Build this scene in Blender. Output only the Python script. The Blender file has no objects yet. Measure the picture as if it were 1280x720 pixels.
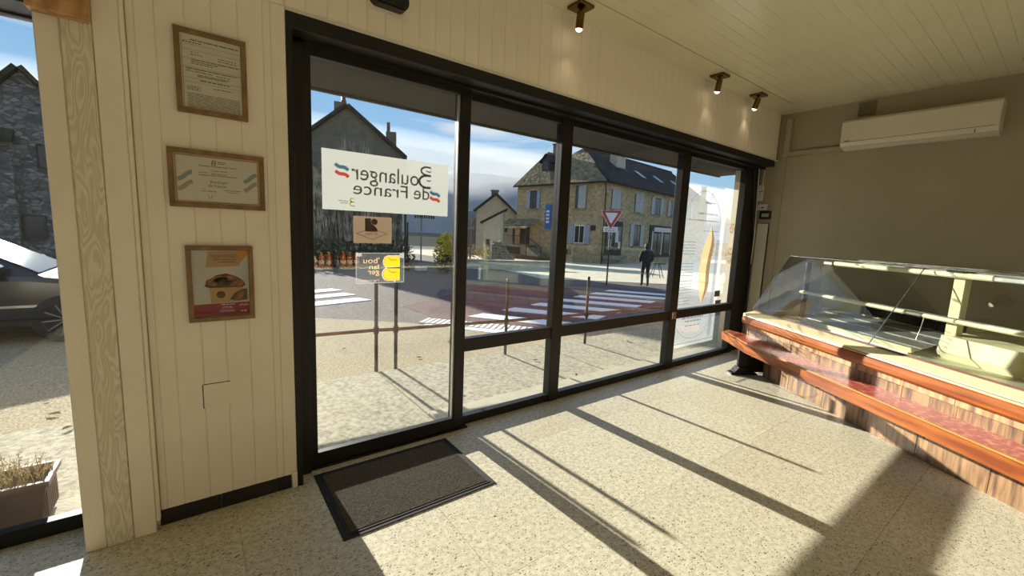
import bpy, bmesh, math, random
from mathutils import Vector, Matrix, Euler
random.seed(7)
D = bpy.data
SC = bpy.context.scene
COL = SC.collection
PI = math.pi

# ------------------------------------------------------------------ camera
cam_d = D.cameras.new('camera')
cam = D.objects.new('camera', cam_d)
COL.objects.link(cam)
SC.camera = cam
cam_d.sensor_fit = 'HORIZONTAL'
cam_d.sensor_width = 36.0
cam_d.lens = 36.0 * 528.148 / 1280.0
cam_d.clip_start = 0.02
cam_d.clip_end = 3000
RIGHT = Vector((0.8021305, -0.59564558, 0.04234382))
DOWN = Vector((-0.04568869, -0.13191978, -0.99020691))
FWD = Vector((0.59539836, 0.79234053, -0.13303114))
m3 = Matrix((RIGHT, -DOWN, -FWD)).transposed()
cam.matrix_world = Matrix.Translation((0, 0, 1.5)) @ m3.to_4x4()

# ------------------------------------------------------------------ sky, sun, exposure
SC.view_settings.view_transform = 'Standard'
SC.view_settings.look = 'None'
SC.view_settings.exposure = 0.0
SC.view_settings.gamma = 1.0
SC.view_settings.use_curve_mapping = False

world = D.worlds.new('sky')
SC.world = world
world.use_nodes = True
nt = world.node_tree
nt.nodes.clear()
N = nt.nodes.new
L = nt.links.new
out = N('ShaderNodeOutputWorld')
bg = N('ShaderNodeBackground')
bg.inputs['Strength'].default_value = 1.0
tc = N('ShaderNodeTexCoord')
sep = N('ShaderNodeSeparateXYZ')
L(tc.outputs['Generated'], sep.inputs[0])
ramp = N('ShaderNodeValToRGB')
cr = ramp.color_ramp
cr.elements[0].position = 0.0
cr.elements[0].color = (0.66, 0.84, 0.98, 1)
cr.elements[1].position = 0.62
cr.elements[1].color = (0.16, 0.36, 0.74, 1)
e = cr.elements.new(0.12); e.color = (0.42, 0.69, 0.96, 1)
e = cr.elements.new(0.30); e.color = (0.27, 0.53, 0.91, 1)
L(sep.outputs['Z'], ramp.inputs[0])
mp = N('ShaderNodeMapping')
mp.inputs['Scale'].default_value = (2.2, 2.2, 13.0)
mp.inputs['Rotation'].default_value = (0.10, -0.06, 0.3)
L(tc.outputs['Generated'], mp.inputs[0])
nz = N('ShaderNodeTexNoise')
nz.inputs['Scale'].default_value = 1.25
nz.inputs['Detail'].default_value = 5
nz.inputs['Roughness'].default_value = 0.5
nz.inputs['Distortion'].default_value = 0.5
L(mp.outputs[0], nz.inputs['Vector'])
cl = N('ShaderNodeValToRGB')
cl.color_ramp.elements[0].position = 0.50
cl.color_ramp.elements[0].color = (0, 0, 0, 1)
cl.color_ramp.elements[1].position = 0.64
cl.color_ramp.elements[1].color = (0.85, 0.85, 0.85, 1)
L(nz.outputs[0], cl.inputs[0])
mixc = N('ShaderNodeMix'); mixc.data_type = 'RGBA'
L(cl.outputs[0], mixc.inputs['Factor'])
L(ramp.outputs[0], mixc.inputs['A'])
mixc.inputs['B'].default_value = (0.92, 0.96, 1.0, 1)
L(mixc.outputs['Result'], bg.inputs['Color'])
L(bg.outputs[0], out.inputs[0])

sun_d = D.lights.new('sun', 'SUN')
sun_d.energy = 15.0
sun_d.color = (1.0, 0.95, 0.85)
sun_d.angle = math.radians(0.53)
sun = D.objects.new('sun', sun_d)
COL.objects.link(sun)
sdir = Vector((0.045, -1.0, -0.275)).normalized()
sun.rotation_euler = sdir.to_track_quat('-Z', 'Y').to_euler()
sun.location = (0, 30, 12)


# ------------------------------------------------------------------ materials
def ncol(c):
    return (c[0], c[1], c[2], 1.0)


def s2l(r, g, b):
    f = lambda c: (c / 255 / 12.92) if c / 255 <= 0.04045 else ((c / 255 + 0.055) / 1.055) ** 2.4
    return (f(r), f(g), f(b))


def mat(name, c, rough=0.6, metal=0.0, c2=None, scale=8.0, stretch=(1, 1, 1), lo=0.35, hi=0.65,
        bump=0.0, bscale=60.0, spec=0.5, coat=0.0, emit=None, estr=0.0, detail=4, subsurf=0, trans=0.0):
    m = D.materials.new(name)
    m.use_nodes = True
    t = m.node_tree
    p = t.nodes['Principled BSDF']
    p.inputs['Base Color'].default_value = ncol(c)
    p.inputs['Roughness'].default_value = rough
    p.inputs['Metallic'].default_value = metal
    p.inputs['Specular IOR Level'].default_value = spec
    p.inputs['Coat Weight'].default_value = coat
    p.inputs['Coat Roughness'].default_value = 0.1
    if emit:
        p.inputs['Emission Color'].default_value = ncol(emit)
        p.inputs['Emission Strength'].default_value = estr
    co = t.nodes.new('ShaderNodeTexCoord')
    mpn = t.nodes.new('ShaderNodeMapping')
    mpn.inputs['Scale'].default_value = stretch
    t.links.new(co.outputs['Object'], mpn.inputs[0])
    if c2 is not None:
        n1 = t.nodes.new('ShaderNodeTexNoise')
        n1.inputs['Scale'].default_value = scale
        n1.inputs['Detail'].default_value = detail
        t.links.new(mpn.outputs[0], n1.inputs['Vector'])
        r = t.nodes.new('ShaderNodeValToRGB')
        r.color_ramp.elements[0].position = lo
        r.color_ramp.elements[0].color = ncol(c)
        r.color_ramp.elements[1].position = hi
        r.color_ramp.elements[1].color = ncol(c2)
        t.links.new(n1.outputs[0], r.inputs[0])
        t.links.new(r.outputs[0], p.inputs['Base Color'])
    if bump > 0:
        n2 = t.nodes.new('ShaderNodeTexNoise')
        n2.inputs['Scale'].default_value = bscale
        n2.inputs['Detail'].default_value = 3
        t.links.new(mpn.outputs[0], n2.inputs['Vector'])
        b = t.nodes.new('ShaderNodeBump')
        b.inputs['Strength'].default_value = bump
        b.inputs['Distance'].default_value = 0.02
        t.links.new(n2.outputs[0], b.inputs['Height'])
        t.links.new(b.outputs[0], p.inputs['Normal'])
    return m


def glass_mat(name, tint=(0.97, 0.98, 0.97), gloss=(1, 1, 1), rough=0.0, f0=0.04):
    """thin clear glass: see-through plus a mirror part that grows at grazing angles"""
    m = D.materials.new(name)
    m.use_nodes = True
    t = m.node_tree
    t.nodes.clear()
    o = t.nodes.new('ShaderNodeOutputMaterial')
    tr = t.nodes.new('ShaderNodeBsdfTransparent')
    tr.inputs[0].default_value = ncol(tint)
    gl = t.nodes.new('ShaderNodeBsdfGlossy')
    gl.inputs['Color'].default_value = ncol(gloss)
    gl.inputs['Roughness'].default_value = rough
    lw = t.nodes.new('ShaderNodeLayerWeight')
    lw.inputs[0].default_value = 0.5
    pw = t.nodes.new('ShaderNodeMath'); pw.operation = 'POWER'
    pw.inputs[1].default_value = 5.0
    ml = t.nodes.new('ShaderNodeMath'); ml.operation = 'MULTIPLY_ADD'
    ml.inputs[1].default_value = 1 - f0
    ml.inputs[2].default_value = f0
    mx = t.nodes.new('ShaderNodeMixShader')
    t.links.new(lw.outputs['Facing'], pw.inputs[0])
    t.links.new(pw.outputs[0], ml.inputs[0])
    t.links.new(ml.outputs[0], mx.inputs[0])
    t.links.new(tr.outputs[0], mx.inputs[1])
    t.links.new(gl.outputs[0], mx.inputs[2])
    t.links.new(mx.outputs[0], o.inputs[0])
    return m


def film_mat(name, c, seethrough=0.3, trans=0.6):
    """printed film or thin paper stuck on glass: glows when lit from behind"""
    m = D.materials.new(name)
    m.use_nodes = True
    t = m.node_tree
    t.nodes.clear()
    o = t.nodes.new('ShaderNodeOutputMaterial')
    df = t.nodes.new('ShaderNodeBsdfDiffuse'); df.inputs[0].default_value = ncol(c)
    tl = t.nodes.new('ShaderNodeBsdfTranslucent'); tl.inputs[0].default_value = ncol(c)
    tr = t.nodes.new('ShaderNodeBsdfTransparent')
    a = t.nodes.new('ShaderNodeMixShader'); a.inputs[0].default_value = trans
    b = t.nodes.new('ShaderNodeMixShader'); b.inputs[0].default_value = seethrough
    t.links.new(df.outputs[0], a.inputs[1]); t.links.new(tl.outputs[0], a.inputs[2])
    t.links.new(a.outputs[0], b.inputs[1]); t.links.new(tr.outputs[0], b.inputs[2])
    t.links.new(b.outputs[0], o.inputs[0])
    return m


def wood_mat(name, c, c2, rough=0.5, scale=6.0, stretch=(1, 1, 0.12), dist=6.0, bands=14.0, coat=0.0, bump=0.15):
    m = D.materials.new(name)
    m.use_nodes = True
    t = m.node_tree
    p = t.nodes['Principled BSDF']
    p.inputs['Roughness'].default_value = rough
    p.inputs['Coat Weight'].default_value = coat
    p.inputs['Coat Roughness'].default_value = 0.08
    co = t.nodes.new('ShaderNodeTexCoord')
    mpn = t.nodes.new('ShaderNodeMapping')
    mpn.inputs['Scale'].default_value = stretch
    n1 = t.nodes.new('ShaderNodeTexNoise')
    n1.inputs['Scale'].default_value = scale
    n1.inputs['Detail'].default_value = 2
    mu = t.nodes.new('ShaderNodeMath'); mu.operation = 'MULTIPLY'; mu.inputs[1].default_value = bands
    sn = t.nodes.new('ShaderNodeMath'); sn.operation = 'SINE'
    r = t.nodes.new('ShaderNodeMapRange')
    r.inputs[1].default_value = -1; r.inputs[2].default_value = 1
    mx = t.nodes.new('ShaderNodeMix'); mx.data_type = 'RGBA'
    mx.inputs['A'].default_value = ncol(c); mx.inputs['B'].default_value = ncol(c2)
    k = t.links.new
    k(co.outputs['Object'], mpn.inputs[0]); k(mpn.outputs[0], n1.inputs['Vector'])
    k(n1.outputs[0], mu.inputs[0]); k(mu.outputs[0], sn.inputs[0]); k(sn.outputs[0], r.inputs[0])
    k(r.outputs[0], mx.inputs['Factor']); k(mx.outputs['Result'], p.inputs['Base Color'])
    if bump:
        b = t.nodes.new('ShaderNodeBump'); b.inputs['Strength'].default_value = bump; b.inputs['Distance'].default_value = 0.004
        k(r.outputs[0], b.inputs['Height']); k(b.outputs[0], p.inputs['Normal'])
    return m


def stone_wall_mat(name, c, c2, mortar, scale=2.2, stretch=(1, 1, 1.7), bump=0.6, edge=0.07):
    m = D.materials.new(name)
    m.use_nodes = True
    t = m.node_tree
    p = t.nodes['Principled BSDF']
    p.inputs['Roughness'].default_value = 0.9
    p.inputs['Specular IOR Level'].default_value = 0.15
    k = t.links.new
    co = t.nodes.new('ShaderNodeTexCoord')
    mpn = t.nodes.new('ShaderNodeMapping'); mpn.inputs['Scale'].default_value = stretch
    k(co.outputs['Object'], mpn.inputs[0])
    wz = t.nodes.new('ShaderNodeTexNoise'); wz.inputs['Scale'].default_value = 3.0
    k(mpn.outputs[0], wz.inputs['Vector'])
    ad = t.nodes.new('ShaderNodeMix'); ad.data_type = 'RGBA'; ad.blend_type = 'ADD'; ad.inputs['Factor'].default_value = 0.25
    k(mpn.outputs[0], ad.inputs['A']); k(wz.outputs['Color'], ad.inputs['B'])
    v1 = t.nodes.new('ShaderNodeTexVoronoi'); v1.inputs['Scale'].default_value = scale
    v2 = t.nodes.new('ShaderNodeTexVoronoi'); v2.inputs['Scale'].default_value = scale; v2.feature = 'DISTANCE_TO_EDGE'
    k(ad.outputs['Result'], v1.inputs['Vector']); k(ad.outputs['Result'], v2.inputs['Vector'])
    sp = t.nodes.new('ShaderNodeSeparateColor'); k(v1.outputs['Color'], sp.inputs[0])
    mx = t.nodes.new('ShaderNodeMix'); mx.data_type = 'RGBA'
    mx.inputs['A'].default_value = ncol(c); mx.inputs['B'].default_value = ncol(c2)
    k(sp.outputs[0], mx.inputs['Factor'])
    r = t.nodes.new('ShaderNodeMapRange'); r.inputs[1].default_value = 0.0; r.inputs[2].default_value = edge
    k(v2.outputs['Distance'], r.inputs[0])
    mm = t.nodes.new('ShaderNodeMix'); mm.data_type = 'RGBA'
    mm.inputs['A'].default_value = ncol(mortar)
    k(r.outputs[0], mm.inputs['Factor']); k(mx.outputs['Result'], mm.inputs['B'])
    k(mm.outputs['Result'], p.inputs['Base Color'])
    b = t.nodes.new('ShaderNodeBump'); b.inputs['Strength'].default_value = bump; b.inputs['Distance'].default_value = 0.06
    k(r.outputs[0], b.inputs['Height']); k(b.outputs[0], p.inputs['Normal'])
    return m


def slate_mat(name, c, c2, scale=1.0, uvrot=(0, 0, 0)):
    m = D.materials.new(name)
    m.use_nodes = True
    t = m.node_tree
    p = t.nodes['Principled BSDF']
    p.inputs['Roughness'].default_value = 0.95
    p.inputs['Specular IOR Level'].default_value = 0.1
    k = t.links.new
    co = t.nodes.new('ShaderNodeTexCoord')
    mpn = t.nodes.new('ShaderNodeMapping'); mpn.inputs['Scale'].default_value = (3.0, 3.0, 4.5)
    k(co.outputs['Object'], mpn.inputs[0])
    v1 = t.nodes.new('ShaderNodeTexVoronoi'); v1.inputs['Scale'].default_value = scale
    k(mpn.outputs[0], v1.inputs['Vector'])
    sp = t.nodes.new('ShaderNodeSeparateColor'); k(v1.outputs['Color'], sp.inputs[0])
    mx = t.nodes.new('ShaderNodeMix'); mx.data_type = 'RGBA'
    mx.inputs['A'].default_value = ncol(c); mx.inputs['B'].default_value = ncol(c2)
    k(sp.outputs[0], mx.inputs['Factor']); k(mx.outputs['Result'], p.inputs['Base Color'])
    b = t.nodes.new('ShaderNodeBump'); b.inputs['Strength'].default_value = 0.6; b.inputs['Distance'].default_value = 0.05
    k(v1.outputs['Distance'], b.inputs['Height']); k(b.outputs[0], p.inputs['Normal'])
    return m


def terrazzo_mat(name):
    m = D.materials.new(name)
    m.use_nodes = True
    t = m.node_tree
    p = t.nodes['Principled BSDF']
    p.inputs['Roughness'].default_value = 0.42
    p.inputs['Specular IOR Level'].default_value = 0.4
    k = t.links.new
    geo = t.nodes.new('ShaderNodeNewGeometry')
    obj_info = t.nodes.new('ShaderNodeObjectInfo')

    def chips(scale, lo, hi, dens, rot):
        mpn = t.nodes.new('ShaderNodeMapping')
        mpn.inputs['Scale'].default_value = (1.0, 1.9, 1.0)
        mpn.inputs['Rotation'].default_value = (0, 0, rot)
        k(geo.outputs['Position'], mpn.inputs[0])
        wz = t.nodes.new('ShaderNodeTexNoise'); wz.inputs['Scale'].default_value = 22.0
        k(mpn.outputs[0], wz.inputs['Vector'])
        ad = t.nodes.new('ShaderNodeMix'); ad.data_type = 'RGBA'; ad.blend_type = 'ADD'; ad.inputs['Factor'].default_value = 0.035
        k(mpn.outputs[0], ad.inputs['A']); k(wz.outputs['Color'], ad.inputs['B'])
        v = t.nodes.new('ShaderNodeTexVoronoi'); v.inputs['Scale'].default_value = scale
        k(ad.outputs['Result'], v.inputs['Vector'])
        r = t.nodes.new('ShaderNodeMapRange'); r.inputs[1].default_value = lo; r.inputs[2].default_value = hi
        r.inputs[3].default_value = 1; r.inputs[4].default_value = 0
        k(v.outputs['Distance'], r.inputs[0])
        sp = t.nodes.new('ShaderNodeSeparateColor'); k(v.outputs['Color'], sp.inputs[0])
        th = t.nodes.new('ShaderNodeMath'); th.operation = 'LESS_THAN'; th.inputs[1].default_value = dens
        k(sp.outputs[0], th.inputs[0])
        mu = t.nodes.new('ShaderNodeMath'); mu.operation = 'MULTIPLY'
        k(r.outputs[0], mu.inputs[0]); k(th.outputs[0], mu.inputs[1])
        return mu.outputs[0], sp.outputs[1]
    base = t.nodes.new('ShaderNodeMix'); base.data_type = 'RGBA'
    base.inputs['A'].default_value = ncol(s2l(224, 217, 194)); base.inputs['B'].default_value = ncol(s2l(200, 192, 166))
    nb = t.nodes.new('ShaderNodeTexNoise'); nb.inputs['Scale'].default_value = 38; nb.inputs['Detail'].default_value = 4
    k(geo.outputs['Position'], nb.inputs['Vector'])
    rb = t.nodes.new('ShaderNodeMapRange'); rb.inputs[1].default_value = .4; rb.inputs[2].default_value = .65
    k(nb.outputs[0], rb.inputs[0]); k(rb.outputs[0], base.inputs['Factor'])
    tint = t.nodes.new('ShaderNodeMix'); tint.data_type = 'RGBA'; tint.blend_type = 'MULTIPLY'
    k(base.outputs['Result'], tint.inputs['A']); tint.inputs['B'].default_value = (0.90, 0.87, 0.84, 1)
    k(obj_info.outputs['Random'], tint.inputs['Factor'])
    last = tint.outputs['Result']
    for (scale, lo, hi, dens, rot, col) in ((58, .20, .34, .34, .35, s2l(86, 78, 60)), (105, .18, .42, .36, -.4, s2l(116, 106, 82)), (30, .12, .20, .30, .15, s2l(44, 40, 34))):
        f, _ = chips(scale, lo, hi, dens, rot)
        mx = t.nodes.new('ShaderNodeMix'); mx.data_type = 'RGBA'
        k(f, mx.inputs['Factor']); k(last, mx.inputs['A']); mx.inputs['B'].default_value = ncol(col)
        last = mx.outputs['Result']
    k(last, p.inputs['Base Color'])
    return m


M = {}
M['cream'] = mat('cream paint', s2l(242, 230, 212), .42, c2=s2l(235, 222, 203), scale=3, spec=.4)
M['cream_gloss'] = mat('glossy cream ceiling paint', s2l(216, 210, 182), .22, c2=s2l(209, 203, 174), scale=2, spec=.5, bump=.02, bscale=5)
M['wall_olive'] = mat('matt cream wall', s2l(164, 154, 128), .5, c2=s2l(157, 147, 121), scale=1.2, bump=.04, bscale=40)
M['back_white'] = mat('white painted wall', s2l(242, 240, 234), .6, c2=s2l(238, 236, 229), scale=2)
M['groove'] = mat('groove shadow gap backing', s2l(150, 132, 96), .8)
M['grain_cream'] = wood_mat('cream grained board', s2l(232, 220, 198), s2l(210, 198, 172), .45, 5, (2.6, 1, .42), bands=120, bump=.4)
M['brown_wood'] = wood_mat('varnished knotty wood', s2l(200, 154, 100), s2l(160, 114, 66), .4, 9, (1, 1, .5), bands=26)
M['oak'] = wood_mat('oak frame', s2l(140, 106, 66), s2l(122, 90, 54), .5, 12, (1, 1, .4), bands=16, bump=.1)
M['black'] = mat('black anodised metal', s2l(30, 27, 25), .45, .0, c2=s2l(24, 22, 21), scale=4, spec=.35)
M['black_plastic'] = mat('black plastic', s2l(18, 17, 18), .35, c2=s2l(24, 22, 22), scale=9)
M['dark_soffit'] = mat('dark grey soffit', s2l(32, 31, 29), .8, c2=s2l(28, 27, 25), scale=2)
M['glass'] = glass_mat('window glass')
M['case_glass'] = glass_mat('display case glass', (.95, .97, .96))
M['terrazzo'] = terrazzo_mat('terrazzo')
M['grout'] = mat('tile joint', s2l(168, 156, 126), .9, c2=s2l(140, 130, 104), scale=20)
M['tile_black'] = mat('black skirting tile', s2l(26, 25, 28), .3, c2=s2l(34, 32, 36), scale=6)
M['mat_rib'] = mat('ribbed door mat pile', s2l(116, 109, 99), .95, c2=s2l(80, 75, 68), scale=170, bump=.3, bscale=140, spec=.1)
M['rubber'] = mat('black rubber edge', s2l(34, 32, 32), .85, c2=s2l(46, 43, 42), scale=12)
M['paper'] = mat('white paper', s2l(228, 220, 206), .6, c2=s2l(222, 214, 200), scale=3)
M['ink'] = mat('dark ink', s2l(48, 44, 42), .7, c2=s2l(60, 55, 52), scale=30)
M['ink_grey'] = mat('grey ink', s2l(120, 112, 104), .7, c2=s2l(130, 120, 112), scale=30)
M['print_blue'] = mat('grey blue print', s2l(150, 158, 158), .7, c2=s2l(142, 152, 156), scale=5)
M['print_pink'] = mat('faded red print', s2l(176, 160, 148), .7, c2=s2l(168, 152, 140), scale=5)
M['ochre'] = mat('ochre print', s2l(214, 160, 78), .6, c2=s2l(206, 150, 70), scale=5)
M['orange_print'] = mat('orange print', s2l(226, 140, 40), .6, c2=s2l(214, 130, 40), scale=5)
M['crimson'] = mat('crimson print', s2l(150, 40, 62), .5, c2=s2l(140, 34, 56), scale=5)
M['brown_ink'] = mat('brown print', s2l(96, 54, 30), .6, c2=s2l(84, 46, 26), scale=10)
M['kraft'] = mat('kraft print', s2l(196, 158, 110), .6, c2=s2l(186, 148, 100), scale=8)
M['pastry'] = mat('pastry print', s2l(190, 110, 50), .5, c2=s2l(110, 56, 26), scale=60)
M['chocolate'] = mat('chocolate print', s2l(80, 46, 34), .5, c2=s2l(120, 72, 44), scale=70)
M['pale_grey'] = mat('pale grey print', s2l(206, 204, 196), .6, c2=s2l(196, 194, 188), scale=6)
M['white_ink'] = mat('white print', s2l(240, 235, 228), .6, c2=s2l(232, 228, 220), scale=6)
M['pic_glass'] = glass_mat('picture glass', (.96, .96, .95))
M['brass'] = mat('old brass', s2l(120, 96, 52), .25, 1.0, c2=s2l(98, 76, 40), scale=14)
M['chrome'] = mat('chrome', s2l(200, 196, 190), .2, 1.0, c2=s2l(180, 176, 170), scale=10)
M['bulb'] = mat('lit lamp', (1, .9, .7), .3, emit=(1.0, .86, .62), estr=7.0)
M['ac_white'] = mat('white unit plastic', s2l(212, 203, 184), .35, c2=s2l(208, 199, 180), scale=2)
M['grey_grille'] = mat('grey grille', s2l(130, 116, 92), .6, c2=s2l(118, 104, 82), scale=10)
M['dark_gap'] = mat('dark slot', s2l(30, 26, 20), .8, c2=s2l(36, 31, 24), scale=6)
M['skylight_glass'] = mat('skylight glass', s2l(70, 74, 80), .12, c2=s2l(78, 82, 88), scale=4)
M['lcd'] = mat('grey display', s2l(168, 172, 160), .25, c2=s2l(160, 166, 152), scale=6)
# counter
M['plinth'] = mat('veined brown stone', s2l(168, 132, 94), .4, c2=s2l(86, 62, 48), scale=5, stretch=(5, 5, .55), lo=.38, hi=.66, detail=6, bump=.1, bscale=20)
M['plinth2'] = mat('veined cream brown stone', s2l(196, 162, 118), .4, c2=s2l(112, 82, 60), scale=5, stretch=(5, 5, .8), lo=.4, hi=.7, detail=6, bump=.1, bscale=20)
M['orange_wood'] = mat('orange varnished wood', s2l(172, 98, 36), .36, c2=s2l(120, 56, 20), scale=6, stretch=(.35, 4, 4), detail=6, spec=.35)
M['gold_line'] = mat('ochre inlay', s2l(206, 160, 76), .4, c2=s2l(190, 142, 62), scale=10)
M['red_leather'] = mat('worn red leatherette', s2l(170, 78, 66), .27, c2=s2l(216, 152, 132), scale=30, lo=.48, hi=.74, bump=.12, bscale=90)
M['cream_metal'] = mat('cream enamelled metal', s2l(222, 214, 172), .35, c2=s2l(216, 207, 165), scale=3)
M['deck'] = mat('brushed steel deck', s2l(205, 200, 176), .38, .35, c2=s2l(192, 188, 164), scale=6, stretch=(.2, 4, 1))
M['alu'] = mat('aluminium trim', s2l(205, 203, 196), .3, .8, c2=s2l(190, 188, 182), scale=8)
M['brown_line'] = mat('brown seal', s2l(110, 54, 34), .5, c2=s2l(96, 46, 30), scale=9)
M['tube'] = mat('cream lamp tube', s2l(240, 232, 196), .35, c2=s2l(236, 228, 190), scale=3)
# outside
M['concrete'] = mat('pavement concrete', s2l(182, 174, 152), .9, c2=s2l(128, 120, 100), scale=28, lo=.38, hi=.74, detail=9, bump=.5, bscale=140, spec=.15)
M['kerb'] = mat('pale kerb', s2l(184, 176, 156), .85, c2=s2l(172, 164, 144), scale=6, bump=.2, bscale=60, spec=.15)
M['asphalt'] = mat('asphalt', s2l(124, 116, 108), .92, c2=s2l(98, 91, 86), scale=14, bump=.8, bscale=120, spec=.15, detail=8)
M['gravel'] = mat('gravelly asphalt', s2l(196, 182, 150), .95, c2=s2l(140, 126, 104), scale=60, bump=1.0, bscale=120, spec=.1)
M['redroad'] = mat('red brown road surface', s2l(120, 94, 90), .92, c2=s2l(98, 78, 78), scale=9, bump=.5, bscale=120, spec=.15)
M['roadwhite'] = mat('white road paint', s2l(232, 230, 226), .8, c2=s2l(206, 202, 196), scale=18, lo=.5, hi=.8)
M['plaza'] = mat('pale plaza paving', s2l(206, 196, 172), .9, c2=s2l(188, 178, 154), scale=3, spec=.1)
M['rust_rail'] = mat('rust brown rail', s2l(112, 74, 50), .55, c2=s2l(92, 58, 40), scale=14)
M['post_grey'] = mat('grey post', s2l(58, 51, 44), .55, c2=s2l(46, 41, 36), scale=12)
M['stone'] = stone_wall_mat('rubble stone facade', s2l(190, 168, 130), s2l(146, 126, 96), s2l(176, 156, 122), 4.2, bump=.4)
M['stone_grey'] = stone_wall_mat('grey stone wall', s2l(150, 144, 136), s2l(84, 80, 76), s2l(96, 92, 88), 4.6, edge=.12)
M['stone_lintel'] = mat('pale dressed stone', s2l(186, 172, 146), .9, c2=s2l(168, 154, 128), scale=4, spec=.1)
M['stone_pale'] = stone_wall_mat('pale rubble wall', s2l(176, 166, 146), s2l(128, 120, 104), s2l(92, 86, 76), 3.4)
M['render_grey'] = mat('grey rendered wall', s2l(120, 112, 98), .95, c2=s2l(104, 96, 84), scale=3, spec=.1)
M['render_mid'] = mat('grey beige rendered wall', s2l(168, 158, 140), .95, c2=s2l(154, 144, 126), scale=2, spec=.1)
M['render_beige'] = mat('beige rendered wall', s2l(196, 184, 160), .95, c2=s2l(182, 170, 146), scale=2, spec=.1)
M['slate'] = slate_mat('dark slate roof', s2l(66, 62, 62), s2l(44, 42, 43))
M['lauze'] = slate_mat('brown stone roof', s2l(150, 134, 104), s2l(100, 88, 68))
M['moss_roof'] = slate_mat('mossy roof', s2l(70, 72, 58), s2l(44, 46, 40))
M['shutter'] = mat('pale blue grey shutter', s2l(172, 170, 166), .7, c2=s2l(158, 157, 154), scale=3)
M['shutter_blue'] = mat('blue shutter', s2l(146, 154, 168), .7, c2=s2l(134, 142, 158), scale=3)
M['white_frame'] = mat('white window frame', s2l(220, 216, 206), .5, c2=s2l(210, 206, 196), scale=3)
M['pane_dark'] = mat('dark window pane', s2l(40, 40, 42), .1, c2=s2l(52, 52, 54), scale=2)
M['dark_wood'] = mat('dark timber', s2l(58, 44, 34), .7, c2=s2l(46, 36, 28), scale=8)
M['sign_red'] = mat('sign red', s2l(190, 30, 44), .4, c2=s2l(180, 26, 40), scale=3)
M['sign_white'] = mat('sign white', s2l(228, 226, 222), .4, c2=s2l(220, 218, 214), scale=3)
M['sign_back'] = mat('sign grey back', s2l(130, 128, 126), .5, .3, c2=s2l(118, 116, 114), scale=3)
M['sign_blue'] = mat('sign blue', s2l(40, 96, 170), .5, c2=s2l(34, 86, 160), scale=3)
M['twig'] = mat('bare creeper twig', s2l(206, 190, 164), .8, c2=s2l(104, 92, 78), scale=2)
M['ivy'] = mat('dark creeper mass', s2l(96, 84, 70), .95, c2=s2l(52, 46, 40), scale=5, bump=1.0, bscale=6)
M['leaf_yellow'] = mat('yellow green leaf', s2l(232, 204, 60), .6, c2=s2l(176, 164, 50), scale=3)
M['leaf_green'] = mat('dull green leaf', s2l(70, 76, 44), .7, c2=s2l(48, 54, 32), scale=3)
M['dry_plant'] = mat('dried plant stalk', s2l(196, 176, 130), .8, c2=s2l(150, 128, 84), scale=9)
M['soil'] = mat('dry soil', s2l(120, 96, 66), .95, c2=s2l(90, 70, 48), scale=30, bump=.8, bscale=50)
M['trough'] = mat('taupe plastic trough', s2l(112, 92, 80), .5, c2=s2l(98, 80, 70), scale=6)
M['dry_leaf'] = mat('fallen leaf', s2l(150, 116, 72), .8, c2=s2l(118, 88, 54), scale=20)
M['car_black'] = mat('black car paint', s2l(20, 20, 22), .18, c2=s2l(24, 24, 26), scale=2, coat=.4)
M['car_glass'] = mat('dark car glass', s2l(18, 20, 22), .05, c2=s2l(22, 24, 26), scale=2, spec=1.0)
M['rim_grey'] = mat('dark grey alloy', s2l(120, 120, 122), .4, .6, c2=s2l(100, 100, 102), scale=9)
M['tyre'] = mat('tyre', s2l(24, 24, 25), .85, c2=s2l(30, 30, 31), scale=20)
M['jacket'] = mat('dark jacket', s2l(36, 32, 32), .85, c2=s2l(44, 40, 38), scale=12)
M['trousers'] = mat('dark brown trousers', s2l(56, 44, 38), .85, c2=s2l(48, 38, 34), scale=12)
M['skin'] = mat('skin', s2l(196, 146, 118), .6, c2=s2l(186, 136, 108), scale=12)
M['hair'] = mat('dark hair', s2l(40, 32, 28), .7, c2=s2l(30, 24, 22), scale=40)
M['hill'] = mat('haze-coloured wooded hill', s2l(196, 204, 212), 1.0, c2=s2l(160, 172, 182), scale=.02, spec=0)  # aerial haze is put into the hill's pale grey-blue base colour
M['field'] = mat('distant ground', s2l(120, 116, 100), 1.0, c2=s2l(100, 98, 84), scale=.05, spec=0)
M['sticker_white'] = film_mat('white translucent film', s2l(178, 180, 176), .22, .62)
M['poster_white'] = film_mat('white translucent poster', s2l(236, 240, 242), .91, .9)
M['poster_cream'] = film_mat('cream translucent poster', s2l(240, 230, 208), .89, .9)
M['film_dark'] = film_mat('dark grey print on film', s2l(98, 98, 92), .0, .2)
M['film_grey'] = film_mat('grey print on film', s2l(112, 118, 122), .4, .5)
M['film_strip'] = film_mat('blue grey strip on film', s2l(112, 118, 130), .7, .55)
M['film_blue'] = film_mat('blue print on film', s2l(84, 132, 164), .0, .6)
M['film_red'] = film_mat('red print on film', s2l(230, 92, 82), .0, .6)
M['film_yellow'] = film_mat('yellow print on film', s2l(206, 170, 30), .0, .5)
M['film_gold'] = film_mat('gold print on film', s2l(190, 158, 116), .0, .55)
M['film_kraft'] = film_mat('kraft film', s2l(172, 158, 142), .0, .6)
M['film_purple'] = film_mat('purple brown print', s2l(92, 72, 76), .0, .3)
M['film_clear'] = film_mat('clear film', s2l(190, 194, 196), .95, .5)
M['film_edge'] = film_mat('pale film edge', s2l(170, 172, 170), .6, .6)
M['film_wheat'] = film_mat('wheat print on film', s2l(150, 108, 48), .2, .5)
M['film_crust'] = film_mat('bread crust print on film', s2l(196, 158, 96), .35, .65)
M['film_crust_dark'] = film_mat('dark crust print on film', s2l(88, 68, 44), .3, .4)
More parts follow.
